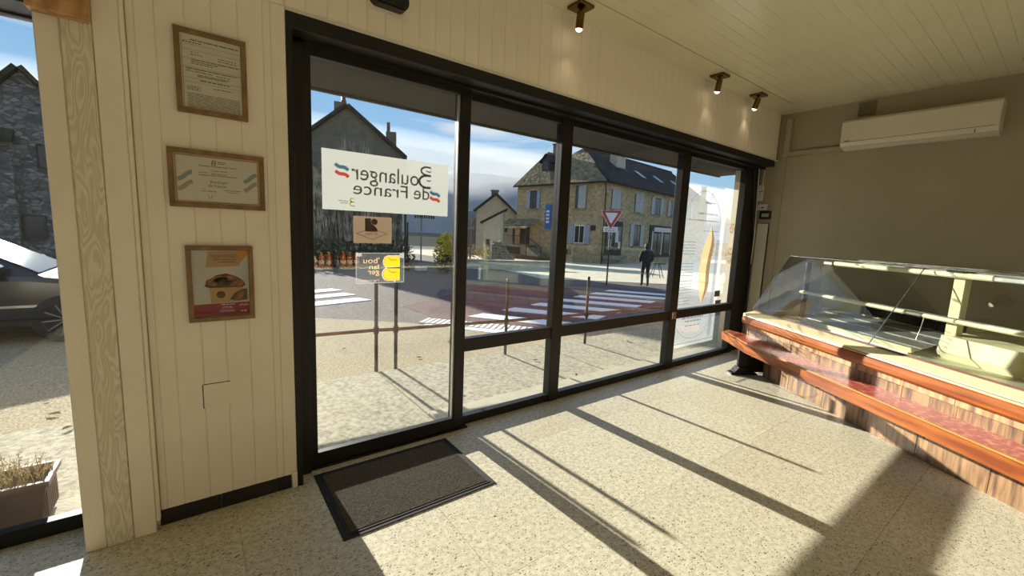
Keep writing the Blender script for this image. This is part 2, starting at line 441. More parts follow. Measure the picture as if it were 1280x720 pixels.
M['back_wood'] = mat('dark back counter', s2l(96, 78, 60), .6, c2=s2l(82, 66, 50), scale=6)
M['juice'] = mat('orange juice bottle', s2l(206, 104, 40), .2, c2=s2l(188, 84, 34), scale=9)
M['juice_cap'] = mat('cream bottle label', s2l(232, 216, 180), .5, c2=s2l(224, 206, 168), scale=9)


# ------------------------------------------------------------------ mesh builder
class MB:
    def __init__(self):
        self.v = []; self.f = []; self.mi = []; self.cur = 0; self.smooth = []

    def add(self, vs, fs, smooth=False):
        o = len(self.v)
        self.v += [tuple(p) for p in vs]
        for f in fs:
            self.f.append([i + o for i in f]); self.mi.append(self.cur); self.smooth.append(smooth)
        return self

    def box(self, x0, x1, y0, y1, z0, z1, bev=0.0):
        if bev <= 0:
            vs = [(x, y, z) for z in (z0, z1) for y in (y0, y1) for x in (x0, x1)]
            return self.add(vs, [(0, 2, 3, 1), (4, 5, 7, 6), (0, 1, 5, 4), (2, 6, 7, 3), (0, 4, 6, 2), (1, 3, 7, 5)])
        b = min(bev, abs(x1 - x0) / 2.01, abs(y1 - y0) / 2.01, abs(z1 - z0) / 2.01)
        bm = bmesh.new()
        bmesh.ops.create_cube(bm, size=1)
        for q in bm.verts:
            q.co = Vector(((x0 + x1) / 2 + q.co.x * (x1 - x0), (y0 + y1) / 2 + q.co.y * (y1 - y0), (z0 + z1) / 2 + q.co.z * (z1 - z0)))
        bmesh.ops.bevel(bm, geom=list(bm.edges), offset=b, segments=1, affect='EDGES')
        bm.verts.index_update()
        self.add([q.co[:] for q in bm.verts], [[q.index for q in f.verts] for f in bm.faces])
        bm.free()
        return self

    def prism(self, poly, axis, a0, a1, smooth=False):
        """extrude a 2-D polygon along an axis: axis x -> poly in (y,z); y -> (x,z); z -> (x,y)"""
        def mk(p, a):
            return (a, p[0], p[1]) if axis == 'x' else (p[0], a, p[1]) if axis == 'y' else (p[0], p[1], a)
        n = len(poly)
        vs = [mk(p, a0) for p in poly] + [mk(p, a1) for p in poly]
        fs = [list(range(n))[::-1], [i + n for i in range(n)]]
        fs += [(i, (i + 1) % n, (i + 1) % n + n, i + n) for i in range(n)]
        return self.add(vs, fs, smooth)

    def tube(self, pts, r, n=8, caps=True, smooth=True):
        pts = [Vector(p) for p in pts]
        rs = r if isinstance(r, (list, tuple)) else [r] * len(pts)
        vs = []
        up = Vector((0, 0, 1))
        for i, p in enumerate(pts):
            t = (pts[min(i + 1, len(pts) - 1)] - pts[max(i - 1, 0)])
            t = t.normalized() if t.length > 1e-9 else Vector((0, 0, 1))
            a = t.cross(up if abs(t.z) < .95 else Vector((1, 0, 0))).normalized()
            b = t.cross(a)
            for k in range(n):
                w = 2 * PI * k / n
                vs.append(p + (a * math.cos(w) + b * math.sin(w)) * rs[i])
        fs = []
        for i in range(len(pts) - 1):
            for k in range(n):
                k2 = (k + 1) % n
                fs.append((i * n + k, i * n + k2, (i + 1) * n + k2, (i + 1) * n + k))
        self.add(vs, fs, smooth)
        if caps:
            self.add([vs[k] for k in range(n)], [list(range(n))])
            self.add([vs[(len(pts) - 1) * n + k] for k in range(n)], [list(range(n))[::-1]])
        return self

    def lathe(self, prof, c=(0, 0, 0), n=16, smooth=True, axis='z'):
        vs = []
        for (r, z) in prof:
            for k in range(n):
                w = 2 * PI * k / n
                q = (r * math.cos(w), r * math.sin(w), z)
                if axis == 'y':
                    q = (q[0], q[2], q[1])
                if axis == 'x':
                    q = (q[2], q[0], q[1])
                vs.append((c[0] + q[0], c[1] + q[1], c[2] + q[2]))
        fs = []
        for i in range(len(prof) - 1):
            for k in range(n):
                k2 = (k + 1) % n
                fs.append((i * n + k, i * n + k2, (i + 1) * n + k2, (i + 1) * n + k))
        return self.add(vs, fs, smooth)

    def quad(self, a, b, c, d):
        return self.add([a, b, c, d], [(0, 1, 2, 3)])

    def slab(self, pts, t, nrm):
        """polygon given by 3-D points thickened by t along nrm"""
        nv = Vector(nrm) * t
        a = [Vector(p) for p in pts]
        n = len(a)
        vs = a + [p + nv for p in a]
        fs = [list(range(n))[::-1], [i + n for i in range(n)]]
        fs += [(i, (i + 1) % n, (i + 1) % n + n, i + n) for i in range(n)]
        return self.add(vs, fs)


WORLD = {}


def link(o, parent=None):
    COL.objects.link(o)
    if parent is not None:
        o.parent = parent
        WORLD[o.name] = WORLD[parent.name]
    return o


def make(name, mb, material, parent=None, world=True):
    """one mesh object; coordinates are world ones unless world=False, where they are the parent's own"""
    me = D.meshes.new(name)
    vs = mb.v
    if world and parent is not None:
        inv = WORLD[parent.name].inverted()
        vs = [tuple(inv @ Vector(p)) for p in vs]
    me.from_pydata(vs, [], mb.f)
    ms = material if isinstance(material, (list, tuple)) else [material]
    for q in ms:
        me.materials.append(M[q] if isinstance(q, str) else q)
    for p, i, s in zip(me.polygons, mb.mi, mb.smooth):
        p.material_index = i
        p.use_smooth = s
    bm = bmesh.new()
    bm.from_mesh(me)
    bmesh.ops.recalc_face_normals(bm, faces=bm.faces)
    bm.to_mesh(me)
    bm.free()
    o = D.objects.new(name, me)
    link(o, parent)
    if parent is None:
        WORLD[o.name] = Matrix.Identity(4)
    return o


FINE = ('bold_lines', 'printed_lines', 'signature', 'white_lines', 'text_lines', 'small_print')


def tag(o, label=None, cat=None, group=None, kind=None):
    if label: o['label'] = label
    if cat: o['category'] = cat
    if group: o['group'] = group
    if kind: o['kind'] = kind
    return o


def thing(name, label, cat, loc=(0, 0, 0), rz=0.0, group=None, kind=None):
    o = D.objects.new(name, None)
    o.empty_display_size = 0.1
    o.location = loc
    o.rotation_euler = (0, 0, rz)
    COL.objects.link(o)
    WORLD[o.name] = Matrix.Translation(loc) @ Matrix.Rotation(rz, 4, 'Z')
    return tag(o, label, cat, group, kind)


def struct(name, mb, material, parent=None, label=None):
    o = make(name, mb, material, parent)
    if parent is None:
        o['kind'] = 'structure'
    if label: o['label'] = label
    return o


def struct_root(name, loc=(0, 0, 0), label=None):
    o = D.objects.new(name, None)
    o.location = loc
    COL.objects.link(o)
    WORLD[o.name] = Matrix.Translation(loc)
    o['kind'] = 'structure'
    if label: o['label'] = label
    return o


def clone(src, parent, loc=None, rot=None, scale=None):
    c = src.copy()
    COL.objects.link(c)
    c.parent = parent
    if loc is not None: c.location = loc
    if rot is not None: c.rotation_euler = rot
    if scale is not None: c.scale = scale
    return c


def copy_thing(root, loc, rz, label=None):
    r = root.copy()
    COL.objects.link(r)
    r.location = loc
    r.rotation_euler = (0, 0, rz)
    if label: r['label'] = label
    for ch in list(root.children):
        c = ch.copy(); COL.objects.link(c); c.parent = r
        for g in list(ch.children):
            d = g.copy(); COL.objects.link(d); d.parent = c
    return r


def text_mb(s, x0, x1, z0, z1, y, facing, depth=0.0004, shear=0.0, align_h=True):
    """lettering stretched into a rectangle in the plane y; facing -1 reads from inside the shop, +1 from the street"""
    cu = D.curves.new('lettering', 'FONT')
    cu.body = s
    cu.size = 1.0
    cu.shear = shear
    cu.resolution_u = 3
    o = D.objects.new('lettering', cu)
    COL.objects.link(o)
    dg = bpy.context.evaluated_depsgraph_get()
    dg.update()
    me = D.meshes.new_from_object(o.evaluated_get(dg))
    mb = MB()
    xs = [v.co.x for v in me.vertices]; ys = [v.co.y for v in me.vertices]
    ax, bx, ay, by = min(xs), max(xs), min(ys), max(ys)
    vs = []
    for v in me.vertices:
        u = (v.co.x - ax) / (bx - ax); w = (v.co.y - ay) / max(1e-6, by - ay)
        X = x0 + u * (x1 - x0) if facing < 0 else x1 - u * (x1 - x0)
        vs.append((X, y, z0 + w * (z1 - z0)))
    mb.add(vs, [list(p.vertices) for p in me.polygons])
    D.objects.remove(o)
    D.meshes.remove(me)
    D.curves.remove(cu)
    return mb


def flat_poly(pts, y):
    """polygon in plane y from (x,z) points"""
    mb = MB()
    mb.add([(p[0], y, p[1]) for p in pts], [list(range(len(pts)))])
    return mb


def ribbon(mb, pts, w, y):
    """flat ribbon of width w following (x,z) points in plane y; w may be a list"""
    n = len(pts)
    ws = w if isinstance(w, (list, tuple)) else [w] * n
    vs = []
    for i, p in enumerate(pts):
        a = pts[max(0, i - 1)]; b = pts[min(n - 1, i + 1)]
        tx, tz = b[0] - a[0], b[1] - a[1]
        l = math.hypot(tx, tz) or 1
        nx, nz = -tz / l * ws[i] / 2, tx / l * ws[i] / 2
        vs += [(p[0] + nx, y, p[1] + nz), (p[0] - nx, y, p[1] - nz)]
    mb.add(vs, [(2 * i, 2 * i + 1, 2 * i + 3, 2 * i + 2) for i in range(n - 1)])
    return mb


# ================================================================== room shell
XR, ZC = 6.10, 3.12            # right wall, ceiling
YW, YG = 2.50, 2.71            # front panelling, glazing plane

# --- floor and its tiles
floor = struct('floor', MB().box(-2.6, XR, -3.3, 2.78, -.12, -.004), 'grout')
T = .878
tile_src = None
ys = [.437 + T * k for k in range(-5, 4)]
xs = [2.744 + T * k for k in range(-7, 5)]
for j in range(len(ys)):
    y0 = ys[j]; y1 = min(y0 + T, 2.76)
    if y1 - y0 < .03 or y0 < -3.2: continue
    for i in range(len(xs)):
        x0 = max(xs[i], -2.6); x1 = min(xs[i] + T, XR)
        if x1 - x0 < .03: continue
        full = abs((x1 - x0) - T) < 1e-6 and abs((y1 - y0) - T) < 1e-6
        if full and tile_src is not None:
            c = tile_src.copy(); COL.objects.link(c); c.parent = floor; c.location = (x0, y0, 0)
        else:
            g = .0008
            o = make('floor_tile', MB().box(g, x1 - x0 - g, g, y1 - y0 - g, -.012, 0), 'terrazzo', floor, world=False)
            o.location = (x0, y0, 0)
            if full: tile_src = o

# --- ceiling boards
ceiling = struct('ceiling', MB().box(-2.6, XR, -3.3, 2.78, ZC + .012, ZC + .15), 'groove')
make('ceiling_border', MB().box(-2.6, XR, 2.255, YW, ZC - .006, ZC + .012), 'cream_gloss', ceiling)
bw = .1025
src = None
y = 2.253
while y > -3.2:
    if src is None:
        mbp = MB()
        mbp.prism([(0, .012), (0, .003), (-.0035, 0), (-bw + .0035, 0), (-bw, .003), (-bw, .012)], 'x', -2.6, XR)
        src = make('ceiling_board', mbp, 'cream_gloss', ceiling, world=False)
        src.location = (0, y, ZC)
    else:
        c = src.copy(); COL.objects.link(c); c.parent = ceiling; c.location = (0, y, ZC)
    y -= bw

# --- front wall: a solid core with openings, boards in front
wf = MB()
wf.box(-2.6, XR, 2.52, 2.80, 2.54, ZC + .15)        # above the glazing
wf.box(-2.6, -.455, 2.52, 2.80, 2.297, 2.54)
wf.box(-.455, .405, 2.52, 2.80, -.02, 2.54)         # between side window and door
wf.box(-2.6, -1.75, 2.52, 2.80, -.02, 2.297)
wall_front = struct('wall_front', wf, 'cream')


def boards(xs, z0, z1, y, parent):
    src = {}
    for a, b in xs:
        k = round(b - a, 4)
        if k not in src:
            w = b - a
            q = MB().prism([(0, .012), (0, .004), (.0035, 0), (w - .0035, 0), (w, .004), (w, .012)], 'z', z0, z1)
            # prism along z: poly in (x,y)
            o = make('wall_board', q, 'cream', parent, world=False)
            o.location = (a, y, 0)
            src[k] = o
        else:
            c = src[k].copy(); COL.objects.link(c); c.parent = parent; c.location = (a, y, 0)


struct_gap = make('board_backing', MB().box(-.2, .405, YW + .011, YW + .03, .08, 2.55), 'groove', wall_front)
make('board_backing', MB().box(-2.6, XR, YW + .011, YW + .03, 2.55, ZC), 'groove', wall_front)
le = [-.195, -.168, -.101, .002, .1, .202, .305, .338, .405]
boards([(le[i], le[i + 1]) for i in range(len(le) - 1)], .085, 2.55, YW, wall_front)
nb = int((XR - .405) / .1025)
boards([(.5 + .1025 * k, .5 + .1025 * (k + 1)) for k in range(54)], 2.552, ZC - .006, YW, wall_front)
boards([(-2.6 + .1 * k, -2.6 + .1 * (k + 1)) for k in range(31)], 2.552, ZC - .006, YW, wall_front)
make('edge_strip', MB().box(.405, XR, YW - .006, YW + .012, 2.535, 2.552), 'white_frame', wall_front)
# small cut-out panel low on the wall
hatch = thing('wall_hatch', 'small square cut-out panel low on the cream boarding', 'panel', (.05, YW, .6))
make('cover', MB().box(-.003, .108, YW - .003, YW + .001, .565, .682), 'cream', hatch)
make('gap_line', MB().box(-.007, -.003, YW - .0006, YW + .002, .56, .684).box(-.003, .11, YW - .0006, YW + .002, .682, .6855), 'dark_gap', hatch)

# --- pilaster of boards between the side window and the wall
pil = struct_root('trim_1', (-.3, 2.47, 0), 'cream grained post between side window and boarded wall')
make('edge_board', MB().box(-.455, -.384, 2.462, 2.79, 0, 2.6, .004), 'cream', pil)
make('grained_board', MB().box(-.383, -.294, 2.456, 2.50, .0, 2.6, .003), 'grain_cream', pil)
make('plain_board', MB().box(-.293, -.212, 2.462, 2.51, .0, 3.11, .003), 'cream', pil)
make('cover_strip', MB().box(-.212, -.196, 2.468, 2.51, .05, 3.11, .003), 'cream', pil)
blk = thing('beam_end', 'varnished knotty wood block over the side window corner', 'beam', (-.37, 2.43, 2.235))
make('block', MB().box(-.46, -.294, 2.395, 2.455, 2.237, 2.72, .004), 'brown_wood', blk)

# --- skirting
sk = struct_root('baseboard_front', (0, 2.51, 0))
make('skirting_tile', MB().box(-.2, .046, 2.505, 2.525, 0, .085, .002), 'tile_black', sk)
make('skirting_tile', MB().box(.049, .30, 2.505, 2.525, 0, .085, .002), 'tile_black', sk)
make('skirting_tile', MB().box(.303, .375, 2.505, 2.525, 0, .085, .002), 'tile_black', sk)
make('corner_post', MB().box(.377, .404, 2.49, 2.53, 0, .1, .003), 'cream', sk)

# --- right, back and left walls
wr = MB().box(XR, XR + .2, -3.3, 2.80, -.02, ZC + .15)
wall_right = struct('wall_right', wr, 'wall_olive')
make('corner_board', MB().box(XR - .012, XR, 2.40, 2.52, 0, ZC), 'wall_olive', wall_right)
wall_back = struct('wall_back', MB().box(-2.6, XR, -3.5, -3.3, -.02, ZC + .15), 'back_white')
wall_left = struct('wall_left', MB().box(-2.8, -2.6, -3.5, 2.80, -.02, ZC + .15), 'back_white')

# ================================================================== glazing
Y0, Y1 = 2.68, 2.745


def pane(x0, x1, z0, z1, parent, y=2.712):
    o = make('glass_pane', MB().box(x0, x1, y - .003, y + .003, z0, z1), 'glass', parent)
    return o


lint = struct_root('trim_2', (3, 2.6, 2.5), 'black lintel box above the glazing')
make('lintel_face', MB().box(.405, 6.0, YW - .004, 2.76, 2.462, 2.537, .004), 'black', lint)
make('lintel_soffit_strip', MB().box(.43, 6.0, 2.60, 2.70, 2.44, 2.462), 'black', lint)
jam = struct_root('trim_3', (.42, 2.6, 0), 'black door jamb beside the boarded wall')
make('jamb', MB().box(.405, .435, 2.498, 2.76, 0, 2.462, .002), 'black', jam)
make('jamb_inner', MB().box(.435, .50, 2.60, 2.76, 0, 2.462, .002), 'black', jam)

# door (sliding leaf)
door = struct_root('door_1', (1.0, 2.66, 0), 'black framed sliding glass door covered with stickers')
make('stile', MB().box(.482, .545, 2.635, 2.68, .01, 2.45, .003), 'black', door)
make('stile', MB().box(1.487, 1.565, 2.635, 2.68, .01, 2.45, .003), 'black', door)
make('bottom_rail', MB().box(.545, 1.487, 2.635, 2.68, .012, .098, .003), 'black', door)
make('top_rail', MB().box(.545, 1.487, 2.635, 2.68, 2.40, 2.45, .003), 'black', door)
make('glass_pane', MB().box(.545, 1.487, 2.658, 2.664, .098, 2.40), 'glass', door)
make('threshold', MB().box(.435, 1.60, 2.62, 2.70, -.002, .012, .002), 'black', door)
make('brush_strip', MB().box(1.476, 1.487, 2.652, 2.676, .098, 2.40), 'alu', door)
make('floor_guide', MB().box(.474, .482, 2.62, 2.64, 0, .09), 'alu', door)


def window(n, x0, x1, label, transom=True, left=None, right=None):
    w = struct_root('window_%d' % n, ((x0 + x1) / 2, 2.71, 0), label)
    make('bottom_rail', MB().box(x0, x1, Y0, Y1, 0, .066, .003), 'black', w)
    make('top_rail', MB().box(x0, x1, Y0, Y1, 2.395, 2.462, .003), 'black', w)
    if transom:
        make('transom', MB().box(x0, x1, Y0, Y1, .582, .682, .003), 'black', w)
        pane(x0, x1, .066, .582, w)
        pane(x0, x1, .682, 2.395, w)
    else:
        pane(x0, x1, .066, 2.395, w)
    if left: make('mullion', MB().box(left[0], left[1], Y0 - .01, Y1 + .005, 0, 2.462, .004), 'black', w)
    if right: make('mullion', MB().box(right[0], right[1], Y0 - .01, Y1 + .005, 0, 2.462, .004), 'black', w)
    return w


window(2, 1.572, 2.462, 'black framed fixed pane next to the sliding door', left=(1.50, 1.572))
window(3, 2.582, 4.242, 'wide black framed fixed pane showing the stone house', left=(2.462, 2.582))
w4 = window(4, 4.385, 5.665, 'black framed pane covered by the bread poster', left=(4.242, 4.385), right=(5.665, 5.78))
make('side_panel', MB().box(5.78, XR, 2.70, 2.76, 0, 2.462), 'black', w4)
# transom handle
hd = thing('window_catch', 'chrome catch on the black transom beside the bread poster', 'catch', (4.32, 2.66, .63))
make('plate', MB().box(4.275, 4.36, 2.655, 2.672, .59, .675, .006), 'chrome', hd)
make('lever', MB().tube([(4.36, 2.652, .64), (4.385, 2.64, .655), (4.40, 2.64, .625), (4.395, 2.645, .60)], .011, 8), 'black', hd)
# side window at the far left
w1 = struct_root('window_1', (-1.1, 2.715, 0), 'side window left of the grained post')
make('bottom_rail', MB().box(-1.75, -.455, 2.69, 2.745, 0, .072, .003), 'black', w1)
make('top_rail', MB().box(-1.75, -.455, 2.69, 2.745, 2.278, 2.31, .003), 'black', w1)
make('stile', MB().box(-.470, -.453, 2.69, 2.745, .072, 2.278, .002), 'black', w1)
make('stile', MB().box(-1.75, -1.70, 2.69, 2.745, .072, 2.278, .002), 'black', w1)
make('head_board', MB().box(-1.75, -.455, 2.53, 2.69, 2.285, 2.30), 'black', w1)
pane(-1.70, -.470, .072, 2.278, w1, 2.715)
# outside overhang that darkens the top of the panes
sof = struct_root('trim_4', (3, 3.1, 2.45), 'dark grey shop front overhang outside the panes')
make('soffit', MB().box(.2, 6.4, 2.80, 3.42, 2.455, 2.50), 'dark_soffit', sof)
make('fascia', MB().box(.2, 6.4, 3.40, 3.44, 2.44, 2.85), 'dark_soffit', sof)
struct('wall_outside', MB().box(6.0, 9.0, 2.78, 2.98, -.3, 3.4), 'render_beige')

# black seal and cable hanging at the right end of the glazing
cab = thing('cable', 'black cable hanging beside the right end of the glazing', 'cable', (5.95, 2.66, 1.2))
make('cord', MB().tube([(5.84, 2.66, 2.44), (5.93, 2.66, 2.0), (6.02, 2.66, 1.5), (6.03, 2.66, 1.0), (6.04, 2.66, .5)], .012, 6), 'black_plastic', cab)
make('thin_cord', MB().tube([(5.92, 2.64, 2.44), (5.96, 2.64, 2.0), (6.0, 2.64, 1.6), (5.99, 2.64, 1.2)], .006, 6), 'white_frame', cab)

# ================================================================== wall things
def picture(name, label, cx, cz, w, h, fw, cat='picture'):
    t = thing(name, label, cat, (cx, YW, cz - h / 2))
    x0, x1, z0, z1 = cx - w / 2, cx + w / 2, cz - h / 2, cz + h / 2
    yb, yf = YW - .001, YW - .022
    for (a, b, c_, d) in ((x0, x1, z1 - fw, z1), (x0, x1, z0, z0 + fw)):
        make('frame_rail', MB().box(a, b, yf, yb, c_, d, .002), 'oak', t)
    for (a, b) in ((x0, x0 + fw), (x1 - fw, x1)):
        make('frame_stile', MB().box(a, b, yf + .0005, yb, z0 + fw, z1 - fw, .002), 'oak', t)
    make('sheet', MB().box(x0 + fw, x1 - fw, YW - .010, yb, z0 + fw, z1 - fw), 'paper', t)
    make('glazing', MB().box(x0 + fw, x1 - fw, YW - .0148, YW - .0138, z0 + fw, z1 - fw), 'pic_glass', t)
    return t


def lines(mb, x0, x1, z, h, y, gaps=4, rng=random):
    x = x0
    while x < x1 - .002:
        w = rng.uniform(.3, 1) * (x1 - x0) / gaps
        e_ = min(x1, x + w)
        mb.box(x, e_, y - .0002, y, z, z + h)
        x = e_ + h * .9
    return mb


YP = YW - .0102
p1 = picture('framed_certificate', 'oak framed portrait document full of small print, topmost of three', .096, 2.149, .27, .36, .022)
mb = MB(); g = MB()
for z, a, b in ((2.283, .02, .20), (2.272, -.01, .06), (2.232, .02, .05), (2.222, .02, .06), (2.225, .12, .19), (2.215, .12, .19), (2.20, .02, .20), (2.192, .02, .12), (2.184, .02, .10), (2.16, 0, .19), (2.15, 0, .10),
                (2.148, .11, .17), (2.138, .04, .16), (2.132, .04, .15), (2.115, .05, .16), (2.085, 0, .05), (2.078, 0, .05), (2.071, 0, .05), (2.09, .10, .17)):
    lines(mb if z > 2.27 or z in (2.115,) else g, a, b, z, .004, YP, 4)
for k in range(11):
    lines(g, 0, .20, 2.055 - k * .0066, .003, YP, 3)
for z in (2.265, 2.242, 2.205, 2.17, 2.165, 2.122, 2.105):
    g.box(-.012, .21, YP - .0002, YP, z, z + .0012)
g.box(-.012, -.0105, YP - .0002, YP, 1.99, 2.265); g.box(.2085, .21, YP - .0002, YP, 1.99, 2.265)
make('printed_lines', g, 'ink_grey', p1); make('bold_lines', mb, 'ink', p1)

p2 = picture('framed_diploma', 'oak framed landscape diploma with wavy grey ribbons, middle of three', .1015, 1.679, .376, .262, .021)
X0, Z0 = .1015, 1.679
make('mount', MB().box(X0 - .165, X0 + .165, YW - .0108, YW - .0102, Z0 - .108, Z0 + .108), 'kraft', p2)
make('certificate_sheet', MB().box(X0 - .157, X0 + .157, YW - .0116, YW - .0109, Z0 - .1, Z0 + .1), 'paper', p2)
YP2 = YW - .0118
for (mname, sx, dz) in (('print_blue', -1, .012), ('print_pink', -1, -.032), ('print_blue', 1, .022), ('print_pink', 1, -.02)):
    q = MB()
    pts = [(X0 + sx * .10 + sx * .055 * k / 8 * 1.0, Z0 + dz + (-sx) * 0 + (.018 * math.sin((k / 8 - .5) * PI)) * (1 if sx > 0 else -1)) for k in range(9)]
    ribbon(q, pts, .018, YP2)
    make('ribbon_print', q, mname, p2)
g = MB()
for z, a, b in ((.060, -.075, .075), (.040, -.025, .035), (.030, -.075, -.04), (.026, -.03, .035), (.018, -.075, .075), (-.045, -.07, -.05), (-.046, .02, .09), (-.055, -.07, -.01), (-.055, .03, .075)):
    lines(g, X0 + a, X0 + b, Z0 + z, .0035, YP2, 3)
make('printed_lines', g, 'ink_grey', p2)
make('lettering', text_mb('Boulanger', X0 - .035, X0 + .038, Z0 - .018, Z0 - .002, YP2, -1, shear=.3), 'ink', p2)
make('lettering', text_mb('de France', X0 - .042, X0 + .028, Z0 - .033, Z0 - .019, YP2, -1, shear=.3), 'ink', p2)
make('logo', text_mb('B', X0 - .028, X0 - .008, Z0 + .068, Z0 + .090, YP2, -1, shear=.2), 'ink', p2)
g = MB(); lines(g, X0 - .002, X0 + .03, Z0 + .082, .003, YP2, 2); lines(g, X0 - .002, X0 + .024, Z0 + .075, .003, YP2, 2)
ribbon(g, [(X0 - .045, Z0 - .07), (X0 - .04, Z0 - .085), (X0 - .032, Z0 - .083), (X0 - .028, Z0 - .07)], .002, YP2)
make('signature', g, 'ink', p2)

p3 = picture('framed_pastry_poster', 'oak framed colour poster of pastries, lowest of three', .0925, 1.186, .27, .366, .021)
X0, Z0 = .0925, 1.186
YP3 = YW - .0104
def pp(name, pts, m, k=0):
    make(name, flat_poly([(X0 + a, Z0 + b) for a, b in pts], YP3 - k * .0003), m, p3)
pp('print_ground', [(-.113, -.16), (.113, -.16), (.113, .16), (-.113, .16)], 'pale_grey', 0)
pp('print_banner', [(-.06, .08), (.075, .085), (.10, .16), (-.05, .158)], 'kraft', 1)
pp('print_corner', [(.085, .11), (.113, .14), (.113, .16), (.07, .16)], 'orange_print', 2)
pp('print_band', [(-.113, -.16), (.113, -.16), (.113, -.095), (-.05, -.098), (-.113, -.10)], 'crimson', 1)
pp('print_tray', [(-.045, -.095), (.085, -.09), (.085, -.012), (-.05, -.018)], 'kraft', 2)
pp('print_basket', [(-.07, -.01), (-.05, .02), (-.02, .042), (.02, .05), (.06, .035), (.09, .012), (.10, -.01), (.085, -.02), (-.05, -.02)], 'brown_ink', 3)
for a, b, r, m in ((-.035, .008, .026, 'pastry'), (.0, .014, .028, 'chocolate'), (.035, .022, .026, 'pastry'), (.06, .002, .028, 'pastry'), (-.012, .026, .018, 'pastry'), (.022, .001, .02, 'chocolate')):
    pp('print_pastry', [(a + r * 1.15 * math.cos(2 * PI * k / 10), b + r * .7 * math.sin(2 * PI * k / 10)) for k in range(10)], m, 4)
pp('print_seal', [(-.005 + .022 * math.cos(2 * PI * k / 14), -.055 + .022 * math.sin(2 * PI * k / 14)) for k in range(14)], 'ochre', 3)
pp('print_seal_core', [(-.005 + .018 * math.cos(2 * PI * k / 14), -.055 + .018 * math.sin(2 * PI * k / 14)) for k in range(14)], 'brown_ink', 4)
pp('print_croissant', [(.03, -.08), (.05, -.05), (.085, -.03), (.105, -.028), (.105, -.085), (.06, -.088)], 'chocolate', 3)
pp('print_crust', [(.05, -.082), (.065, -.055), (.10, -.035), (.09, -.06), (.075, -.084)], 'pastry', 4)
for s_, a, b, c_, d, m in (('VIENNOISERIES', -.04, .065, .128, .141, 'brown_ink'), ('100% MAISON', -.03, .065, .112, .124, 'brown_ink'), ('LOCAL', .0, .042, -.124, -.113, 'white_ink'), ('ARTISANAL', -.012, .05, -.142, -.132, 'white_ink')):
    make('lettering', text_mb(s_, X0 + a, X0 + b, Z0 + c_, Z0 + d, YP3 - .0008, -1), m, p3)
g = MB()
lines(g, X0 - .01, X0 + .06, Z0 + .103, .004, YP3 - .0006, 3)
make('printed_lines', g, 'brown_ink', p3)
g = MB()
lines(g, X0 - .005, X0 + .05, Z0 - .106, .004, YP3 - .0006, 3); lines(g, X0 + .075, X0 + .105, Z0 - .143, .005, YP3 - .0006, 2)
ribbon(g, [(X0 + .07, Z0 - .115), (X0 + .08, Z0 - .105), (X0 + .09, Z0 - .115), (X0 + .1, Z0 - .105), (X0 + .105, Z0 - .115)], .003, YP3 - .0006)
make('white_lines', g, 'white_ink', p3)

# door sensor
ds = thing('door_sensor', 'black rounded motion sensor above the sliding door', 'sensor', (.92, YW, 2.74))
pts = [(math.cos(a) * .05 + (.075 if math.cos(a) > 0 else -.075) * 1, math.sin(a) * .05) for a in [2 * PI * k / 24 for k in range(24)]]
make('housing', MB().prism([(.92 + p[0] * .85, 2.745 + p[1]) for p in pts], 'y', YW - .06, YW - .004), 'black_plastic', ds)
make('face', MB().prism([(.92 + p[0] * .76, 2.743 + p[1] * .8) for p in pts], 'y', YW - .072, YW - .058), 'black_plastic', ds)
make('paint_patch', MB().box(.815, 1.04, YW - .004, YW - .001, 2.675, 2.80), 'cream', ds)
make('emblem', MB().box(.87, .89, YW - .0735, YW - .071, 2.738, 2.75), 'chrome', ds)

# ceiling spots
def spot(label, x, y, tilt):
    t = thing('ceiling_spotlight', label, 'lamp', (x, y, ZC - .006), 0, 'brass ceiling spotlights')
    make('base_plate', MB().box(-.07, .07, -.07, .07, -.022, 0, .004), 'brass', t, False)
    make('arm', MB().tube([(0, 0, -.02), (.005, -.0, -.06)], .012, 8), 'brass', t, False)
    a = Vector((tilt[0], tilt[1], -1)).normalized()
    p0 = Vector((.005, 0, -.04)); p1 = p0 + a * .11
    make('barrel', MB().tube([p0, p1], .028, 16), 'brass', t, False)
    pb = [p1 - a * .004 + a * .022 * math.sin(k * PI / 12) for k in range(7)]
    make('bulb', MB().tube(pb, [.025 * max(.02, math.cos(k * PI / 12)) for k in range(7)], 14), 'bulb', t, False)
    ld = D.lights.new('spot_light', 'SPOT')
    ld.energy = .8; ld.color = (1, .82, .55); ld.spot_size = math.radians(70); ld.spot_blend = .6; ld.shadow_soft_size = .02
    lo = D.objects.new('spot_light', ld); COL.objects.link(lo); lo.parent = t
    lo.location = p1 + a * .03
    lo.rotation_euler = a.to_track_quat('-Z', 'Y').to_euler()
    return t


spot('brass spotlight nearest the camera, cut by the top edge', 2.28, 2.36, (.05, .15))
spot('middle brass spotlight on the ceiling border', 4.23, 2.36, (.15, .25))
spot('brass spotlight in the far corner beside the right wall', 5.07, 2.36, (.1, .35))

